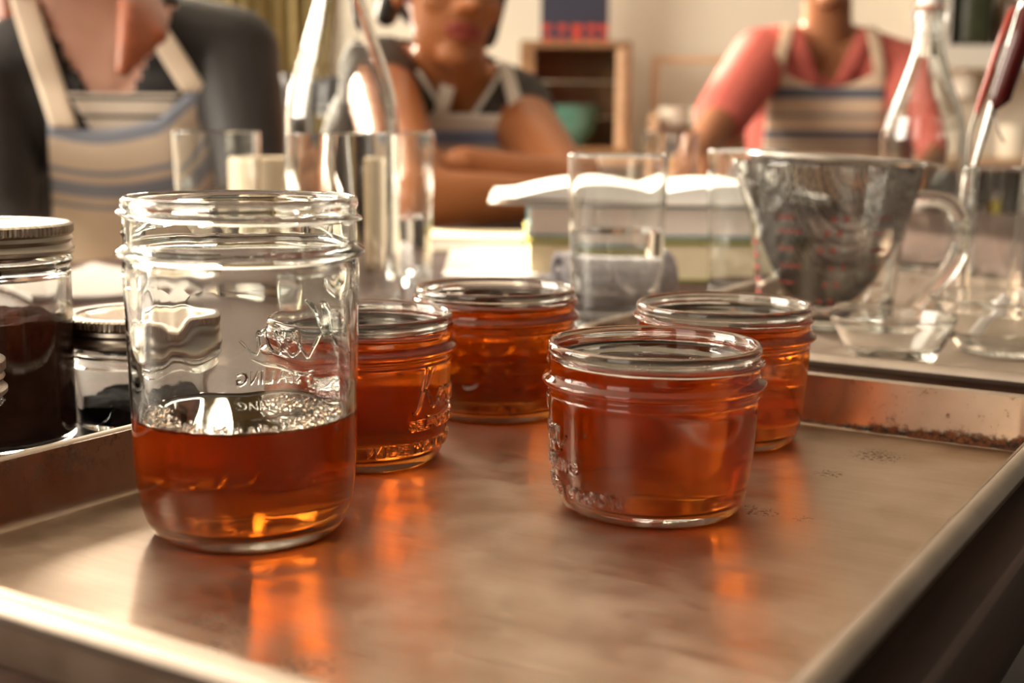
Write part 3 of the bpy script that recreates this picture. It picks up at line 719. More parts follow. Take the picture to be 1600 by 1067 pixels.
def bowl(loc, R, H, label, group='glass prep bowls'):
    t = tag(empty('glass_bowl', loc), label, 'bowl', group)
    MB().lathe([(0, .002), (R * .5, .0012), (R * .56, 0), (R * .62, .001), (R * .80, H * .40), (R * .93, H * .78), (R * .985, H * .92), (R, H * .96), (R * .995, H), (R * .955, H * .985), (R * .90, H * .78), (R * .76, H * .42), (R * .55, .005), (0, .005)], 72).build('glass', 'glass_far', t, True, 60)
    return t
bowl((.2330, .795, cz), .0385, .0300, 'small clear glass bowl in front of the measuring cup')
bowl((.3190, .840, cz), .0480, .0360, 'clear glass bowl at the right edge beside the smaller bowl')

t = tag(empty('utensil_glass', (.3520, .962, cz)), 'narrow clear glass holding the red-handled tongs', 'glass')
MB().lathe([(0, .001), (.021, 0), (.0235, .003), (.0255, .114), (.0245, .115), (.0237, .113), (.0218, .012), (0, .010)], 48).build('glass', 'glass_far', t, True, 60)
# tongs with red grips
t = tag(empty('tongs', (.3440, .962, cz + .0105)), 'steel kitchen tongs with red handles standing in a narrow glass', 'tongs')
A0 = Vector((-.012, 0, .004)); B0 = Vector((.016, .0, .245)); d = (B0 - A0).normalized()
def al(s_, off): return Vector((-.0105 + max(0., s_ - .112) * .26 + off, 0, .004 + s_))
MB().tube([al(0, 0), al(.10, .001), al(.145, .003), al(.235, .001)], [.0016, .002, .003, .003], 10).build('shaft', 'steel', t)
MB().tube([al(.142, .004), al(.150, .0065), al(.19, .0075), al(.212, .006), al(.217, .005)], [.003, .0078, .0082, .0070, .003], 14).build('grip', 'darkred', t)
MB().tube([al(.136, -.006), al(.142, -.0065), al(.19, -.0062), al(.210, -.005), al(.214, -.004)], [.0012, .0024, .0026, .0024, .0012], 12).build('grip', 'red', t)
MB().tube([al(.217, .001), al(.222, .001), al(.255, .001), al(.262, .001)], [.006, .0085, .0085, .004], 14).build('ferrule', 'steel', t)
MB().tube(spline([al(.142, -.007), al(.120, -.006), al(.08, -.003), al(.01, .002)], 6), .0013, 8).build('arm', 'steel', t)
MB().tube(spline([al(.140, .006), al(.128, .012), al(.118, .020)], 6), .0009, 6).build('spring_tine', 'steel', t)
t = MB().tube(spline([(.3660, .963, cz + .0115), (.3705, .960, cz + .110), (.3800, .962, cz + .25)], 8), .0011, 8).build('skewer', 'steel')
tag(t, 'thin steel skewer standing in the narrow glass at right', 'skewer')
t = MB().box((0, 0, 0), (.0075, .0020, .034), 0, .0008).build('spatula', 'plastic'); t.location = (.3120, .848, cz + .0215); t.rotation_euler = (0, math.radians(38), 0)
tag(t, 'short white plastic spatula leaning in the right-hand glass bowl', 'spatula')

# ------------------------------------------------------------------ books, papers, cloth on the table
def book(name, c, d, rz, cover, label, pages='pages', th=.0022, cat='book'):
    t = tag(empty(name, c, rz), label, cat)
    w, l, h = d
    MB().box((0, 0, th / 2), (w, l, th), 0, .0004).build('back_cover', cover, t, False)
    MB().box((0, 0, h - th / 2), (w, l, th), 0, .0004).build('front_cover', cover, t, False)
    MB().box((0, l / 2 - th / 2, h / 2), (w, th, h - 2 * th), 0, 0).build('spine', cover, t, False)
    MB().box((0, -th, h / 2), (w - .006, l - 2 * th - .004, h - 2 * th), 0, 0).build('page_block', pages, t, False)
    return t
book('book', (.1450, 1.325, TZ), (.265, .20, .0365), 0., 'green', 'thick cream-paged book with green cover, bottom of the stack', 'cream')
book('book', (.1480, 1.325, TZ + .0367), (.270, .19, .0040), 0.01, 'yellow', 'thin yellow booklet between the two thick books', 'paper', .0009, 'booklet')
book('book', (.1450, 1.322, TZ + .0409), (.262, .19, .0300), -.01, 'blue', 'teal-covered book with pale pages, in the middle of the stack', 'pages')
# open book on top
t = tag(empty('open_book', (.1380, 1.318, TZ + .0711), 0), 'open white-paged book lying on top of the book stack', 'book')
for s_, nm in ((-1, 'page_block'), (1, 'page_block')):
    n = 14; top = []; mbk = MB(); vs = []; 
    for i in range(n + 1):
        u = i / n; x = s_ * u * .158; h = .012 + .010 * math.sin(PI * min(1, u * 1.15)) - .006 * u
        for y in (-.095, .095): vs += [(x, y, .0022 + (0.004 * u if s_ < 0 else 0)), (x, y, h)]
    fs = []
    for i in range(n):
        o = i * 4; fs += [(o, o + 4, o + 5, o + 1), (o + 2, o + 3, o + 7, o + 6), (o + 1, o + 5, o + 7, o + 3), (o, o + 2, o + 6, o + 4)]
    fs += [(0, 1, 3, 2), (n * 4, n * 4 + 2, n * 4 + 3, n * 4 + 1)]
    mbk.add(vs, fs).build(nm, 'paper', t, True, 40)
MB().box((0, 0, .0009), (.322, .196, .0018), 0, .0004).build('cover', 'pages', t, False)

def booklet(name, c, d, rz, label, mt='paper', curl=.0, cat='paper'):
    n = 16; w, l, h = d; vs = []
    for i in range(n + 1):
        u = i / n - .5
        for v in (-.5, .5):
            lift = curl * (abs(u * 2) ** 2.2) * (1 if u > 0 else .35)
            vs += [(u * w, v * l, lift), (u * w, v * l, h + lift)]
    fs = []
    for i in range(n):
        o = i * 4; fs += [(o, o + 4, o + 5, o + 1), (o + 2, o + 3, o + 7, o + 6), (o + 1, o + 5, o + 7, o + 3), (o, o + 2, o + 6, o + 4)]
    fs += [(0, 1, 3, 2), (n * 4, n * 4 + 2, n * 4 + 3, n * 4 + 1)]
    o = MB().add(vs, fs).build(name, mt, None, True, 40); o.location = c; o.rotation_euler = (0, 0, rz); return tag(o, label, cat)
booklet('paper_stack', (-.0180, 1.335, TZ), (.098, .25, .006), .02, 'sunlit stack of white papers left of the books', 'paper', .002)
book('notebook', (-.0330, 1.555, TZ), (.150, .095, .0165), -.05, 'cream', 'cream notebook lying behind the white papers', 'paper')
booklet('magazine', (-.3750, 1.120, TZ), (.105, .16, .005), .75, 'curled white magazine on the table behind the lidded jars', 'news', .010, 'magazine')
# rolled towel
mb = MB(); n = 40; sp = []
t = tag(empty('towel', (.0790, 1.035, TZ), .25), 'rolled grey kitchen towel behind the half-full water glass', 'towel')
prof = []
for i in range(n * 2 + 1):
    a = i / n * 2 * PI; r = .006 + .0135 * i / n; prof.append((r * math.cos(a), r * math.sin(a) * .82))
zmin = min(p[1] for p in prof)
for i, (x, z) in enumerate(prof):
    for y in (-.045, -.030, 0, .03, .045):
        w = .0012 * mnoise.noise(Vector((x * 90, y * 60, z * 90)))
        sp.append((y, x, z - zmin + .0012 + abs(w)))
k = 5; fs = []
for i in range(len(prof) - 1):
    for j in range(k - 1): fs.append((i * k + j, i * k + j + 1, (i + 1) * k + j + 1, (i + 1) * k + j))
o = MB().add(sp, fs).build('cloth', 'towel', t, True, 80); md = o.modifiers.new('th', 'SOLIDIFY'); md.thickness = .0042; md.offset = 0

# ------------------------------------------------------------------ background furniture
t = tag(empty('sideboard', (.86, 3.97, 0)), 'low sideboard with a peach wooden top against the back wall', 'sideboard')
MB().box((0, 0, .791), (1.86, .46, .032), 0, .003).build('top', 'pale_wood', t, False)
for x in (-.90, -.30, .30, .90): MB().box((x, 0, .3875), (.03, .42, .775)).build('upright', 'white', t, False)
for z in (.03, .40): MB().box((0, 0, z), (1.77, .42, .022)).build('shelf', 'white', t, False)
MB().box((0, .205, .39), (1.77, .01, .74)).build('back_panel', 'white', t, False)
SB = .8071
book('storage_box', (1.62, 3.93, .4115), (.24, .3, .20), 0, 'blue', 'blue lidded box on the sideboard shelf at right', 'dark', .02, 'box')
for (x, y, w, h, mt, lb) in ((1.285, 3.92, .16, .26, 'chair', 'black tin on the sideboard shelf at right'), (1.435, 3.90, .09, .30, 'yellow', 'yellow canister on the sideboard shelf at right')):
    q = tag(empty('canister', (x, y, .4115)), lb, 'canister')
    MB().lathe([(0, 0), (w / 2 - .004, 0), (w / 2, .004), (w / 2, h - .03), (w / 2 - .003, h - .027), (0, h - .027)], 32).build('body', mt, q)
    MB().lathe([(0, h - .027), (w / 2 + .003, h - .027), (w / 2 + .003, h - .004), (w / 2 - .002, h), (0, h)], 32).build('lid', 'steel', q)
# wooden crate standing on its side, boards one by one
t = tag(empty('wooden_crate', (.1755, 3.965, SB)), 'open wooden crate on the sideboard holding a shiny bowl', 'crate')
CW, CH, CD = .318, .322, .28
for s_ in (-1, 1):
    for k in range(2): MB().box((s_ * (CW / 2 - .010), -CD / 4 + k * CD / 2, CH / 2), (.020, CD / 2 - .004, CH), 0, .002).build('side_board', 'wood', t, False)
    MB().box((s_ * (CW / 2 - .031), -CD / 2 + .012, CH / 2), (.022, .024, CH - .042), 0, .002).build('corner_post', 'pale_wood' if s_ > 0 else 'wood', t, False)  # right post is paler: its sun stripe is put into the wood colour
for z in (.010, CH - .010):
    for k in range(2): MB().box((0, -CD / 4 + k * CD / 2, z), (CW - .042, CD / 2 - .004, .020), 0, .002).build('end_board', 'wood', t, False)
for k in range(3): MB().box((0, CD / 2 + .006, CH / 6 + k * CH / 3), (CW, .010, CH / 3 - .005), 0, .001).build('back_board', 'wood', t, False)
t = tag(empty('mixing_bowl', (.165, 3.95, SB + .0201)), 'shiny aqua mixing bowl lying inside the wooden crate', 'bowl')
MB().lathe([(0, .002), (.04, 0), (.045, .004), (.075, .05), (.092, .115), (.096, .118), (.094, .121), (.088, .118), (.070, .052), (.04, .010), (0, .009)], 48).build('body', 'aqua', t)
t = tag(empty('cookbook', (.1755, 3.955, SB + CH + .0003)), 'dark cookbook with red tomatoes on its cover standing on the crate', 'book')
MB().box((0, -.011, .13), (.198, .002, .26), 0, 0).build('front_cover', 'cover', t, False).location = (0, 0, 0)
MB().box((0, .011, .13), (.198, .002, .26), 0, 0).build('back_cover', 'chair', t, False)
MB().box((-.098, 0, .13), (.002, .020, .26), 0, 0).build('spine', 'chair', t, False)
MB().box((.001, 0, .13), (.190, .018, .252), 0, 0).build('page_block', 'pages', t, False)
# handled rack with a box of white dishes
t = tag(empty('wooden_rack', (.555, 4.00, SB)), 'light wooden frame rack standing against the back wall', 'rack')
for x in (-.135, .135): MB().box((x, 0, .145), (.022, .022, .29), 0, .002).build('post', 'pale_wood', t, False)
MB().box((0, 0, .279), (.248, .022, .022), 0, .002).build('top_rail', 'pale_wood', t, False)
MB().box((0, 0, .012), (.248, .022, .022), 0, .002).build('bottom_rail', 'pale_wood', t, False)
t = tag(empty('wooden_box', (.545, 3.86, SB)), 'small wooden box of white dishes beside the crate', 'box')
for x in (-.145, .145): MB().box((x, 0, .060), (.014, .18, .12), 0, .001).build('side_board', 'pale_wood', t, False)
for y in (-.083, .083): MB().box((0, y, .048), (.276, .012, .075), 0, .001).build('long_board', 'brownjar', t, False)
MB().box((0, 0, .006), (.276, .154, .010)).build('bottom_board', 'wood', t, False)
for i, (x, lb) in enumerate(((-.085, 'white enamel dish at left in the small wooden box'), (.005, 'white enamel dish in the middle of the small wooden box'), (.092, 'white enamel dish at right in the small wooden box'))):
    q = tag(empty('enamel_dish', (.545 + x, 3.86, SB + .0112)), lb, 'dish', 'white dishes in the box')
    MB().lathe([(0, 0), (.028, 0), (.036, .05), (.043, .118), (.045, .122), (.043, .125), (.036, .118), (.028, .02), (0, .016)], 28).build('body', 'bun', q)
# white shelf with storage jars
t = tag(empty('wall_shelf', (1.60, 4.08, 1.066)), 'thick white wall shelf at upper right holding storage jars', 'shelf')
MB().box((0, 0, .034), (.64, .26, .066), 0, .003).build('board', 'white', t, False)
MB().box((-.335, 0, .22), (.028, .26, .44), 0, .002).build('side_panel', 'white', t, False)
for x in (-.22, .22): MB().box((x, .05, -.04), (.03, .14, .08), 0, .002).build('bracket', 'white', t, False)
for x, r, h, mt, lb in ((1.365, .068, .21, 'greenjar', 'dark green storage jar on the white wall shelf'), (1.495, .055, .17, 'brownjar', 'brown storage jar in the middle of the white wall shelf'), (1.640, .070, .23, 'greyjar', 'pale grey-green storage jar at right on the white wall shelf')):
    q = tag(empty('storage_jar', (x, 4.04, 1.066 + .0672)), lb, 'jar', 'storage jars on the wall shelf')
    MB().lathe([(0, 0), (r * .8, 0), (r * .95, .01), (r, h * .4), (r * .92, h * .75), (r * .6, h * .9), (r * .6, h), (0, h)], 32).build('body', mt, q)
    MB().lathe([(0, h), (r * .68, h), (r * .68, h + .02), (r * .3, h + .03), (r * .12, h + .045), (0, h + .05)], 28).build('lid', mt, q)
q = tag(empty('white_mug', (1.45, 3.86, SB)), 'white mug standing on the sideboard at far right', 'mug')
MB().lathe([(0, .002), (.036, 0), (.042, .004), (.045, .08), (.0455, .095), (.043, .096), (.041, .08), (.038, .01), (0, .008)], 36).build('body', 'bun', q)
MB().tube(spline([(.043, 0, .078), (.065, 0, .075), (.072, 0, .05), (.062, 0, .025), (.043, 0, .02)], 6), .005, 10).build('handle', 'bun', q)
# curtain
t = tag(empty('curtain', (-.80, 4.12, .10)), 'olive khaki curtain hanging beside the back window', 'curtain')
vs = []; fs = []; n = 90; zs = 14
for i in range(n + 1):
    x = -.20 + .40 * i / n
    for j in range(zs + 1):
        z = 2.45 * j / zs; y = .028 * math.sin(i * .58 + .3 * math.sin(j * .5)) + .012 * math.sin(i * 1.31 + j * .12)
        vs.append((x + .06 * max(0, (1.2 - z)) * (x / .2) * .4, y, z))
for i in range(n):
    for j in range(zs): o = i * (zs + 1) + j; fs.append((o, o + zs + 1, o + zs + 2, o + 1))
o = MB().add(vs, fs).build('cloth', 'khaki', t, True, 80); md = o.modifiers.new('th', 'SOLIDIFY'); md.thickness = .004
MB().tube([(-.26, 0, 2.47), (.24, 0, 2.47)], .011, 12).build('curtain_rod', 'wood', t)

# ------------------------------------------------------------------ people
def remesh(mb, name, voxel, smooth):
    me = bpy.data.meshes.new(name); me.from_pydata(mb.v, [], mb.f)
    bm = bmesh.new(); bm.from_mesh(me); bmesh.ops.recalc_face_normals(bm, faces=bm.faces[:]); bm.to_mesh(me); bm.free()
    o = bpy.data.objects.new('tmp', me); COL.objects.link(o)
    r = o.modifiers.new('r', 'REMESH'); r.mode = 'VOXEL'; r.voxel_size = voxel; r.adaptivity = 0
    if smooth:
        s_ = o.modifiers.new('s', 'SMOOTH'); s_.factor = .5; s_.iterations = smooth
    dg = bpy.context.evaluated_depsgraph_get(); out = bpy.data.meshes.new_from_object(o.evaluated_get(dg)); out.name = name
    bpy.data.objects.remove(o); bpy.data.meshes.remove(me); return out
def cut(me, pred):
    bm = bmesh.new(); bm.from_mesh(me)
    bmesh.ops.delete(bm, geom=[f for f in bm.faces if pred(f.calc_center_median())], context='FACES'); bm.to_mesh(me); bm.free(); return me
class Body:
    """capsule skeleton in world space; used for the skin, for the clothes and for draping cloth"""
    def __init__(s, J, F, build=1.):
        s.J = {k: Vector(v) for k, v in J.items()}; s.F = Vector(F).normalized(); s.Sd = Vector((-s.F.y, s.F.x, 0)) # viewer's right when facing the viewer
        if s.Sd.x < 0: s.Sd = -s.Sd
        j = s.J; w = build; C = s.C = {}
        sd = s.Sd; f = s.F
        C['torso'] = []
        def pair(p, off, r): return (p - sd * off, p + sd * off, r)
        lv = [pair(j['pelvis'], .085 * w, .115 * w), pair(j['belly'], .070 * w, .108 * w), pair(j['chest'], .075 * w, .108 * w)]
        for a, b, r in lv: C['torso'].append((a, b, r, r))
        for (a, b, r), (a2, b2, r_2) in zip(lv, lv[1:]): C['torso'] += [(a, a2, r, r_2), (b, b2, r, r_2), ((a + b) / 2, (a2 + b2) / 2, r, r_2)]
        nk = j['neck']
        for k in ('L', 'R'):
            C['torso'] += [(nk, j['sh' + k], .058, .056), (j['chest'], j['sh' + k], .10, .055), (lv[2][0 if k == 'L' else 1], j['sh' + k], .10, .050)]
        C['torso'].append((j['chest'], nk, .105, .062))
        C['neck'] = [(nk, j['head'] - Vector((0, 0, .055)), .056, .052)]
        for k in ('L', 'R'):
            C['up' + k] = [(j['sh' + k], j['el' + k], .054 * w, .041 * w)]; C['fo' + k] = [(j['el' + k], j['wr' + k], .041 * w, .027)]
            sg = -1 if k == 'L' else 1; hip = j['pelvis'] + sd * sg * .085 - Vector((0, 0, .03)); kn = j['kn' + k]; an = j['an' + k]
            C['leg' + k] = [(hip, kn, .082, .056), (kn, an, .055, .038), (an - Vector((0, 0, .01)), an + f * .15 - Vector((0, 0, .03)), .036, .026)]
    def caps(s, *keys): return [c for k in keys for c in s.C[k]]
    def sdf(s, P, cs):
        d = np.full(len(P), 9.)
        for a, b, ra, rb in cs:
            a = np.array(a); b = np.array(b); ab_ = b - a; t = np.clip(((P - a) @ ab_) / (ab_ @ ab_ + 1e-9), 0, 1)
            d = np.minimum(d, np.linalg.norm(P - a - t[:, None] * ab_, axis=1) - (ra + (rb - ra) * t))
        return d
    def hand(s, mb, k, tgt):
        w = s.J['wr' + k]; d = (Vector(tgt) - w).normalized(); upv = Vector((0, 0, 1)); sd = d.cross(upv).normalized(); n = sd.cross(d)
        pal = w + d * .045
        for o in (-.028, -.010, .010, .028): mb.cap(w + sd * o * .5, w + d * .088 + sd * o, .016, .0125)
        for i, (o, L) in enumerate(((-.031, .066), (-.011, .076), (.010, .072), (.030, .056))):
            a = w + d * .088 + sd * o; b = a + d * L * .5 + sd * o * .18 - n * .004; c = b + d * L * .5 - n * .016
            mb.cap(a, b, .0105, .0095); mb.cap(b, c, .0095, .0078)
        sg = -1 if k == 'R' else 1
        a = w + d * .03 + sd * sg * .024; b = a + d * .03 + sd * sg * .028 - n * .004; c = b + d * .032 + sd * sg * .006 - n * .008
        mb.cap(a, b, .0135, .0115); mb.cap(b, c, .0115, .0090)
    def drape(s, name, pts2, us, off, mt, parent, cs, th=.003, vref=0.):
        """pts2(u, v) -> (side, height) in metres from the neck; cloth falls on to the body from the front"""
        nu, nv = us; P = []; UV = []
        for i in range(nu + 1):
            for j in range(nv + 1):
                x, z = pts2(i / nu, j / nv); p = s.J['neck'] + s.Sd * x + Vector((0, 0, z)); P.append(np.array(p + s.F * .42)); UV.append((x, z - vref))
        P = np.array(P); F = np.array(s.F); st = np.zeros(len(P))
        for _ in range(90):
            d = s.sdf(P - F * st[:, None], cs) - off
            st += np.clip(d, 0, .03) * .8
            st = np.minimum(st, .72)
        # relax so that the cloth hangs instead of hugging
        G = (.42 - st).reshape(nu + 1, nv + 1)
        G = np.maximum(G, -.2)
        for _ in range(10):
            Q = G.copy(); Q[1:-1, :] = (G[:-2, :] + G[2:, :]) / 2; Q[:, 1:-1] = (Q[:, 1:-1] * 2 + G[:, :-2] + G[:, 2:]) / 4; G = np.maximum(G, Q)
        st = .42 - G.reshape(-1)
        V = P - F * st[:, None]; fs = []
        for i in range(nu):
            for j in range(nv): o = i * (nv + 1) + j; fs.append((o, o + nv + 1, o + nv + 2, o + 1))
        mb = MB().add([tuple(v) for v in V], fs); mb.uv = UV
        o = mb.build(name, mt, parent, True, 80); md = o.modifiers.new('th', 'SOLIDIFY'); md.thickness = th; md.offset = 1
        return o

def head_prims(mb, B, turn, nod, tilt, jaw=1.):
    h = B.J['head']; f = Vector(turn).normalized(); sd = Vector((-f.y, f.x, 0)).normalized(); u = sd.cross(f).normalized()
    if u.z < 0: u = -u
    R0 = Matrix.Rotation(tilt, 3, f); sd = R0 @ sd; u = R0 @ u
    R1 = Matrix.Rotation(nod, 3, sd); f = R1 @ f; u = R1 @ u
    def P(x, y, z): return h + sd * x + f * y + u * z
    R = Matrix((sd, f, u)).transposed()
    mb.ell(P(0, -.012, .032), (.074, .092, .088), R, 16, 22); mb.ell(P(0, .022, -.030), (.060 * jaw, .066, .080), R, 14, 20)
    mb.ell(P(0, .062, -.094), (.027, .022, .020), R, 10, 14)
    mb.cap(P(0, .086, .012), P(0, .112, -.024), .0085, .0135); 
    for s_ in (-1, 1):
        mb.ell(P(s_ * .012, .098, -.030), (.0085, .010, .008), R, 8, 12); mb.ell(P(s_ * .038, .060, -.022), (.024, .022, .022), R, 10, 14)
        mb.ell(P(s_ * .034, .078, .026), (.022, .010, .008), R, 8, 12); mb.ell(P(s_ * .076, -.008, -.006), (.010, .019, .031), R, 10, 12)
    return P, R
def head_details(P, R, parent, hairmat, hair_locks, lipm='lips'):
    for s_ in (-1, 1):
        e = MB().ell(P(s_ * .032, .076, .006), (.0135, .0105, .0105), R, 10, 14).build('eye', 'eye', parent)
        MB().ell(P(s_ * .032, .0845, .006), (.0055, .0030, .0055), R, 8, 12).build('iris', 'iris', e)
        MB().tube(spline([P(s_ * .014, .090, .024), P(s_ * .032, .090, .030), P(s_ * .052, .078, .025)], 5), .003, 8).build('eyebrow', hairmat, parent)
    mb = MB(); mb.tube(spline([P(-.026, .079, -.062), P(-.012, .090, -.0555), P(0, .0925, -.058), P(.012, .090, -.0555), P(.026, .079, -.062)], 5), [.002] + [.0055] * 19 + [.002], 8)
    mb.tube(spline([P(-.024, .079, -.064), P(0, .0905, -.070), P(.024, .079, -.064)], 8), [.002] + [.0062] * 15 + [.002], 8); mb.build('mouth', lipm, parent)
    hb = MB(); hair_locks(hb, P, R); obj('hair', remesh(hb, 'hair', .006, 4), hairmat, parent, True, 180)

def person(label):
    return tag(empty('person'), label, 'person')

# ---- person at left: auburn hair, black cardigan, striped top
B = Body(dict(pelvis=(-.70, 2.08, .53), belly=(-.66, 1.98, .70), chest=(-.575, 1.865, .885), neck=(-.545, 1.815, 1.010), head=(-.590, 1.745, 1.165), shL=(-.705, 1.79, .955), shR=(-.385, 1.83, .985),
              elL=(-.655, 1.66, .765), elR=(-.335, 1.72, .790), wrL=(-.545, 1.60, .665), wrR=(-.415, 1.60, .690), knL=(-.69, 1.58, .54), knR=(-.50, 1.60, .54), anL=(-.70, 1.62, .07), anR=(-.50, 1.64, .07)), (.28, -.96, 0))
t = person('person in a black cardigan and cream striped apron leaning in at left')
t.location = (B.J['pelvis'].x, B.J['pelvis'].y, 0)
def world_child(o, root):
    o.parent = root; o.matrix_parent_inverse = Matrix.Translation(-root.location); return o
def fix(root):
    for ch in root.children: ch.matrix_parent_inverse = Matrix.Translation(-Vector(root.location))
def prims(cs, grow=0.):
    mb = MB()
    for a, b, ra, rb in cs: mb.cap(a, b, ra + grow, rb + grow)
    return mb
ALL = ('torso', 'neck', 'upL', 'upR', 'foL', 'foR', 'legL', 'legR')
mb = prims(B.caps(*ALL)); B.hand(mb, 'L', (-.45, 1.56, .640)); B.hand(mb, 'R', (-.50, 1.55, .655))
P, R = head_prims(mb, B, (.12, -1, 0), -.22, .0)
obj('body', remesh(mb, 'body', .0065, 3), 'skin1', t, True, 180)
mb = prims(B.caps('torso', 'upL', 'upR', 'foL', 'foR'), .010)
me = remesh(mb, 'cardigan', .008, 4); nk = B.J['neck']
def vneck(c):
    d = c - nk; x = d.dot(B.Sd); y = d.dot(B.F)
    return y > -.03 and d.z > -.115 and abs(x + .005) < .008 + .062 * (d.z + .115) / .115 and d.z < .045
cut(me, vneck); o = obj('cardigan', me, 'cardigan', t, True, 180); md = o.modifiers.new('th', 'SOLIDIFY'); md.thickness = .004
me = remesh(prims(B.caps('legL', 'legR'), .008), 'trousers', .009, 3); obj('trousers', cut(me, lambda c: c.z < .11), 'cardigan', t, True, 180)
tor = B.caps('torso')
B.drape('striped_top', lambda u, v: ((u - .5) * (.045 + .10 * v) + .015, -.165 + .085 * v), (16, 20), .016, 'tee', t, tor, .002, -.165)
def bib1(u, v):
    zt = -.118 + .048 * sm((u - .62) / .38) - .010 * math.sin(PI * min(1, u / .62))
    x0 = -.082 - .010 * (1 - v); x1 = .118 + .075 * sm((1 - v) / .30)
    return (x0 + (x1 - x0) * u, -.58 + (zt + .58) * v)
ap = B.drape('apron', bib1, (44, 64), .021, 'apron1', t, tor + B.caps('legL', 'legR'), .003, -.118)
uvl = ap.data.uv_layers[0]; nv1 = 65
for lp in ap.data.loops:
    i, j = divmod(lp.vertex_index, nv1); x, z = bib1(i / 44, j / 64); xt, zt = bib1(i / 44, 1.)
    uvl.data[lp.index].uv = (x, z - zt - .004)
B.drape('apron_strap', lambda u, v: (-(.062 + .045 * v) + (u - .5) * .034, -.125 + .165 * v), (5, 26), .024, 'apron1', t, tor, .003, -.6)
B.drape('apron_strap', lambda u, v: (.104 - .075 * v + (u - .5) * .034, -.078 + .125 * v), (5, 26), .024, 'apron1', t, tor, .003, -.6)
def locks1(hb, P, R):
    hb.ell(P(0, -.030, .050), (.090, .092, .088), R, 14, 20)
    for s_ in (-1, 1):
        for k in range(4):
            pts = spline([P(s_ * (.058 + .006 * k), .045 - .03 * k, .070), P(s_ * (.086 + .004 * k), .030 - .03 * k, -.02), P(s_ * (.100 + .006 * k), .050 - .014 * k, -.11), P(s_ * (.108 + .010 * k), .092 - .010 * k, -.17), P(s_ * (.106 + .012 * k), .112 - .010 * k, -.240 + .016 * k)], 5)
            for q, (a, b) in enumerate(zip(pts, pts[1:])): hb.cap(a, b, .021 - .0005 * q, .021 - .0005 * q, 10)
    for k in range(5): hb.cap(P(-.06 + .03 * k, -.07, .03), P(-.07 + .035 * k, -.085, -.16), .034, .026)
head_details(P, R, t, 'hair1', locks1); fix(t)

# ---- person in the middle: sleeveless patterned top, arms folded on the table
B = Body(dict(pelvis=(-.27, 2.47, .53), belly=(-.24, 2.38, .70), chest=(-.135, 2.175, .855), neck=(-.095, 2.085, .950), head=(-.096, 1.985, 1.082), shL=(-.205, 2.045, .962), shR=(.000, 2.105, .915),
              elL=(-.120, 1.700, .798), elR=(.080, 1.880, .805), wrL=(.070, 1.800, .795), wrR=(-.070, 1.800, .838), knL=(-.28, 2.02, .54), knR=(-.06, 2.10, .54), anL=(-.28, 2.06, .07), anR=(-.06, 2.14, .07)), (.18, -.98, 0), 1.0)
t = person('person in a sleeveless patterned top with arms folded on the table')
t.location = (B.J['pelvis'].x, B.J['pelvis'].y, 0)
mb = prims(B.caps(*ALL)); B.hand(mb, 'L', (.17, 1.84, .79)); B.hand(mb, 'R', (-.20, 1.78, .82))
P, R = head_prims(mb, B, (.42, -1, 0), -.02, -.16)
obj('body', remesh(mb, 'body', .0065, 3), 'skin2', t, True, 180)
mb = prims(B.caps('torso'), .010)
for k in ('L', 'R'):
    a, b = B.J['sh' + k], B.J['el' + k]; mb.cap(a, a + (b - a) * .10, .064, .060)
me = remesh(mb, 'patterned_top', .008, 4); nk = B.J['neck']
def vneck2(c):
    d = c - nk; x = d.dot(B.Sd); return d.dot(B.F) > .0 and d.z > -.06 and abs(x) < .006 + .040 * (d.z + .06) / .06
cut(me, vneck2); o = obj('patterned_top', me, 'pattern', t, True, 180); md = o.modifiers.new('th', 'SOLIDIFY'); md.thickness = .003
me = remesh(prims(B.caps('legL', 'legR'), .008), 'trousers', .009, 3); obj('trousers', cut(me, lambda c: c.z < .11), 'cardigan', t, True, 180)
tor = B.caps('torso')
B.drape('apron', lambda u, v: ((u - .5) * 2 * (.115 - .030 * v) + .040, -.38 + .338 * v), (30, 46), .020, 'apron2', t, tor + B.caps('legL', 'legR'), .003, -.042)
for s_ in (-1, 1):
    B.drape('apron_strap', lambda u, v, s_=s_: (.030 + s_ * (.060 - .020 * v) + (u - .5) * .022, -.046 + .085 * v), (5, 20), .022, 'apron2', t, tor, .003, -.6)
    B.drape('neckline_piping', lambda u, v, s_=s_: (s_ * (.006 + .058 * v) + (u - .5) * .008, -.068 + .090 * v), (3, 20), .015, 'trim', t, tor, .002, 0)
def locks2(hb, P, R):
    hb.ell(P(0, -.026, .052), (.088, .096, .088), R, 14, 20); hb.ell(P(0, -.075, .02), (.07, .05, .075), R, 12, 16)
    for s_ in (-1, 1): hb.cap(P(s_ * .074, .005, .06), P(s_ * .080, -.035, -.045), .020, .018)
head_details(P, R, t, 'hair2', locks2); fix(t)
q = tag(empty('dining_chair', (-.275, 2.50, 0), 0), 'black wooden chair behind the middle person', 'chair')
MB().box((0, 0, .405), (.42, .40, .026), 0, .006).build('seat', 'chair', q, True, 30)
for x in (-.185, .185):
    MB().tube([(x, -.175, 0), (x, -.175, .39)], .016, 10).build('leg', 'chair', q); MB().tube([(x, .19, 0), (x, .185, .40), (x, .225, .99)], [.016, .017, .014], 10).build('leg', 'chair', q)
for z in (.62, .78, .95): MB().box((0, .205 + (z - .62) * .05, z), (.355, .016, .075), 0, .004).build('back_slat', 'chair', q, True, 30)

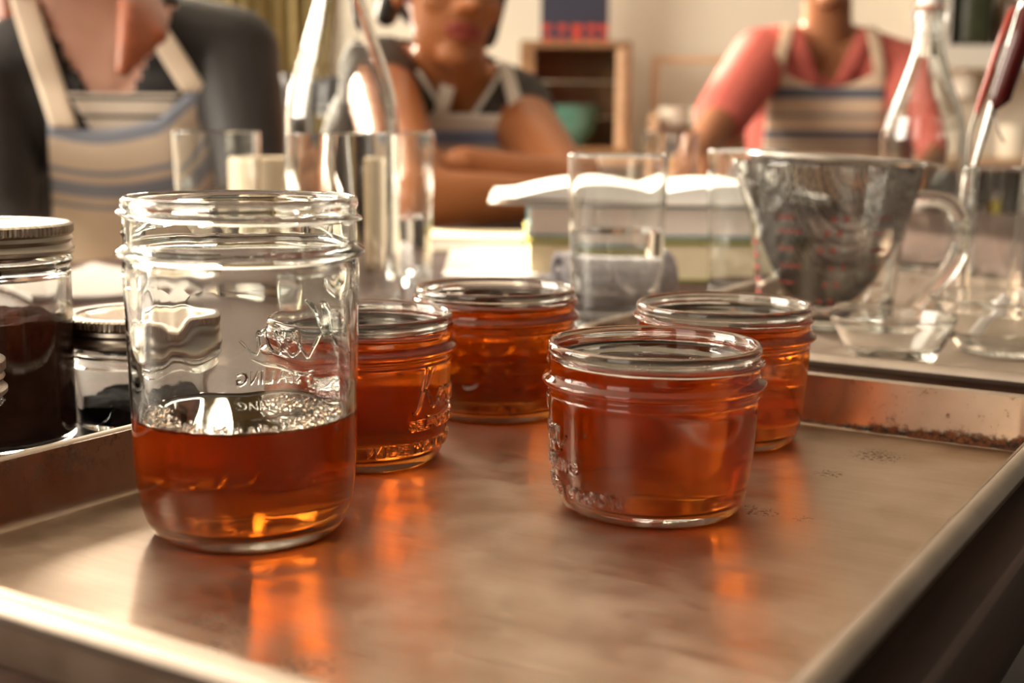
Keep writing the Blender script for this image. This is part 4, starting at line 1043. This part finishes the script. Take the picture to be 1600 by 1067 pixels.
# ---- person at right: pink shirt
B = Body(dict(pelvis=(.80, 3.40, .55), belly=(.775, 3.29, .74), chest=(.735, 3.13, .945), neck=(.710, 3.055, 1.075), head=(.690, 2.985, 1.255), shL=(.555, 3.02, 1.045), shR=(.880, 3.05, 1.020),
              elL=(.440, 2.86, .905), elR=(.945, 2.90, .830), wrL=(.352, 2.60, .830), wrR=(.820, 2.70, .800), knL=(.70, 2.98, .55), knR=(.90, 3.00, .55), anL=(.70, 3.04, .07), anR=(.90, 3.06, .07)), (-.15, -.99, 0))
t = person('person in a pink shirt and striped apron reaching toward the table at right')
t.location = (B.J['pelvis'].x, B.J['pelvis'].y, 0)
mb = prims(B.caps(*ALL)); B.hand(mb, 'L', (.33, 2.50, .790)); B.hand(mb, 'R', (.74, 2.62, .780))
P, R = head_prims(mb, B, (-.15, -1, 0), -.10, 0)
obj('body', remesh(mb, 'body', .0065, 3), 'skin3', t, True, 180)
mb = prims(B.caps('torso'), .011)
for k in ('L', 'R'):
    a, b = B.J['sh' + k], B.J['el' + k]; mb.cap(a, a + (b - a) * .92, .070, .062)
me = remesh(mb, 'pink_shirt', .008, 4); nk = B.J['neck']
def vneck3(c):
    d = c - nk; x = d.dot(B.Sd); return d.dot(B.F) > -.02 and d.z > -.075 and abs(x) < .030 + .05 * (d.z + .075) / .075
cut(me, vneck3); o = obj('pink_shirt', me, 'pink', t, True, 180); md = o.modifiers.new('th', 'SOLIDIFY'); md.thickness = .003
me = remesh(prims(B.caps('legL', 'legR'), .008), 'trousers', .009, 3); obj('trousers', cut(me, lambda c: c.z < .11), 'cardigan', t, True, 180)
tor = B.caps('torso')
for s_ in (-1, 1):
    B.drape('collar', lambda u, v, s_=s_: (s_ * (.030 + .052 * v) + (u - .5) * .034, -.088 + .125 * v), (5, 18), .018, 'pink', t, tor, .003, 0)
    B.drape('apron_strap', lambda u, v, s_=s_: (s_ * (.112 - .020 * v) + (u - .5) * .026, -.060 + .100 * v), (5, 22), .022, 'apron3', t, tor, .003, -.6)
def bib3(u, v):
    z = -.52 + .475 * v; return ((u - .5) * 2 * (.150 - .025 * v), z - (.050 * (1 - (2 * u - 1) ** 2)) * sm((v - .4) / .6))
ap = B.drape('apron', bib3, (36, 46), .020, 'apron3', t, tor + B.caps('legL', 'legR'), .003, -.095)
head_details(P, R, t, 'hair2', locks2); fix(t)
for nm, (x, y), lb in (('stool', (-.70, 2.08), 'wooden stool under the person at left'), ('stool', (.80, 3.40), 'wooden stool under the person in pink')):
    q = tag(empty('stool', (x, y, 0)), lb, 'stool')
    zt = .405 if x < 0 else .425
    MB().lathe([(0, zt - .03), (.16, zt - .03), (.17, zt - .02), (.17, zt - .004), (.16, zt), (0, zt)], 32).build('seat', 'wood', q)
    for k in range(4):
        a = PI / 4 + k * PI / 2; MB().tube([(.15 * math.cos(a), .15 * math.sin(a), 0), (.11 * math.cos(a), .11 * math.sin(a), zt - .03)], .015, 10).build('leg', 'wood', q)
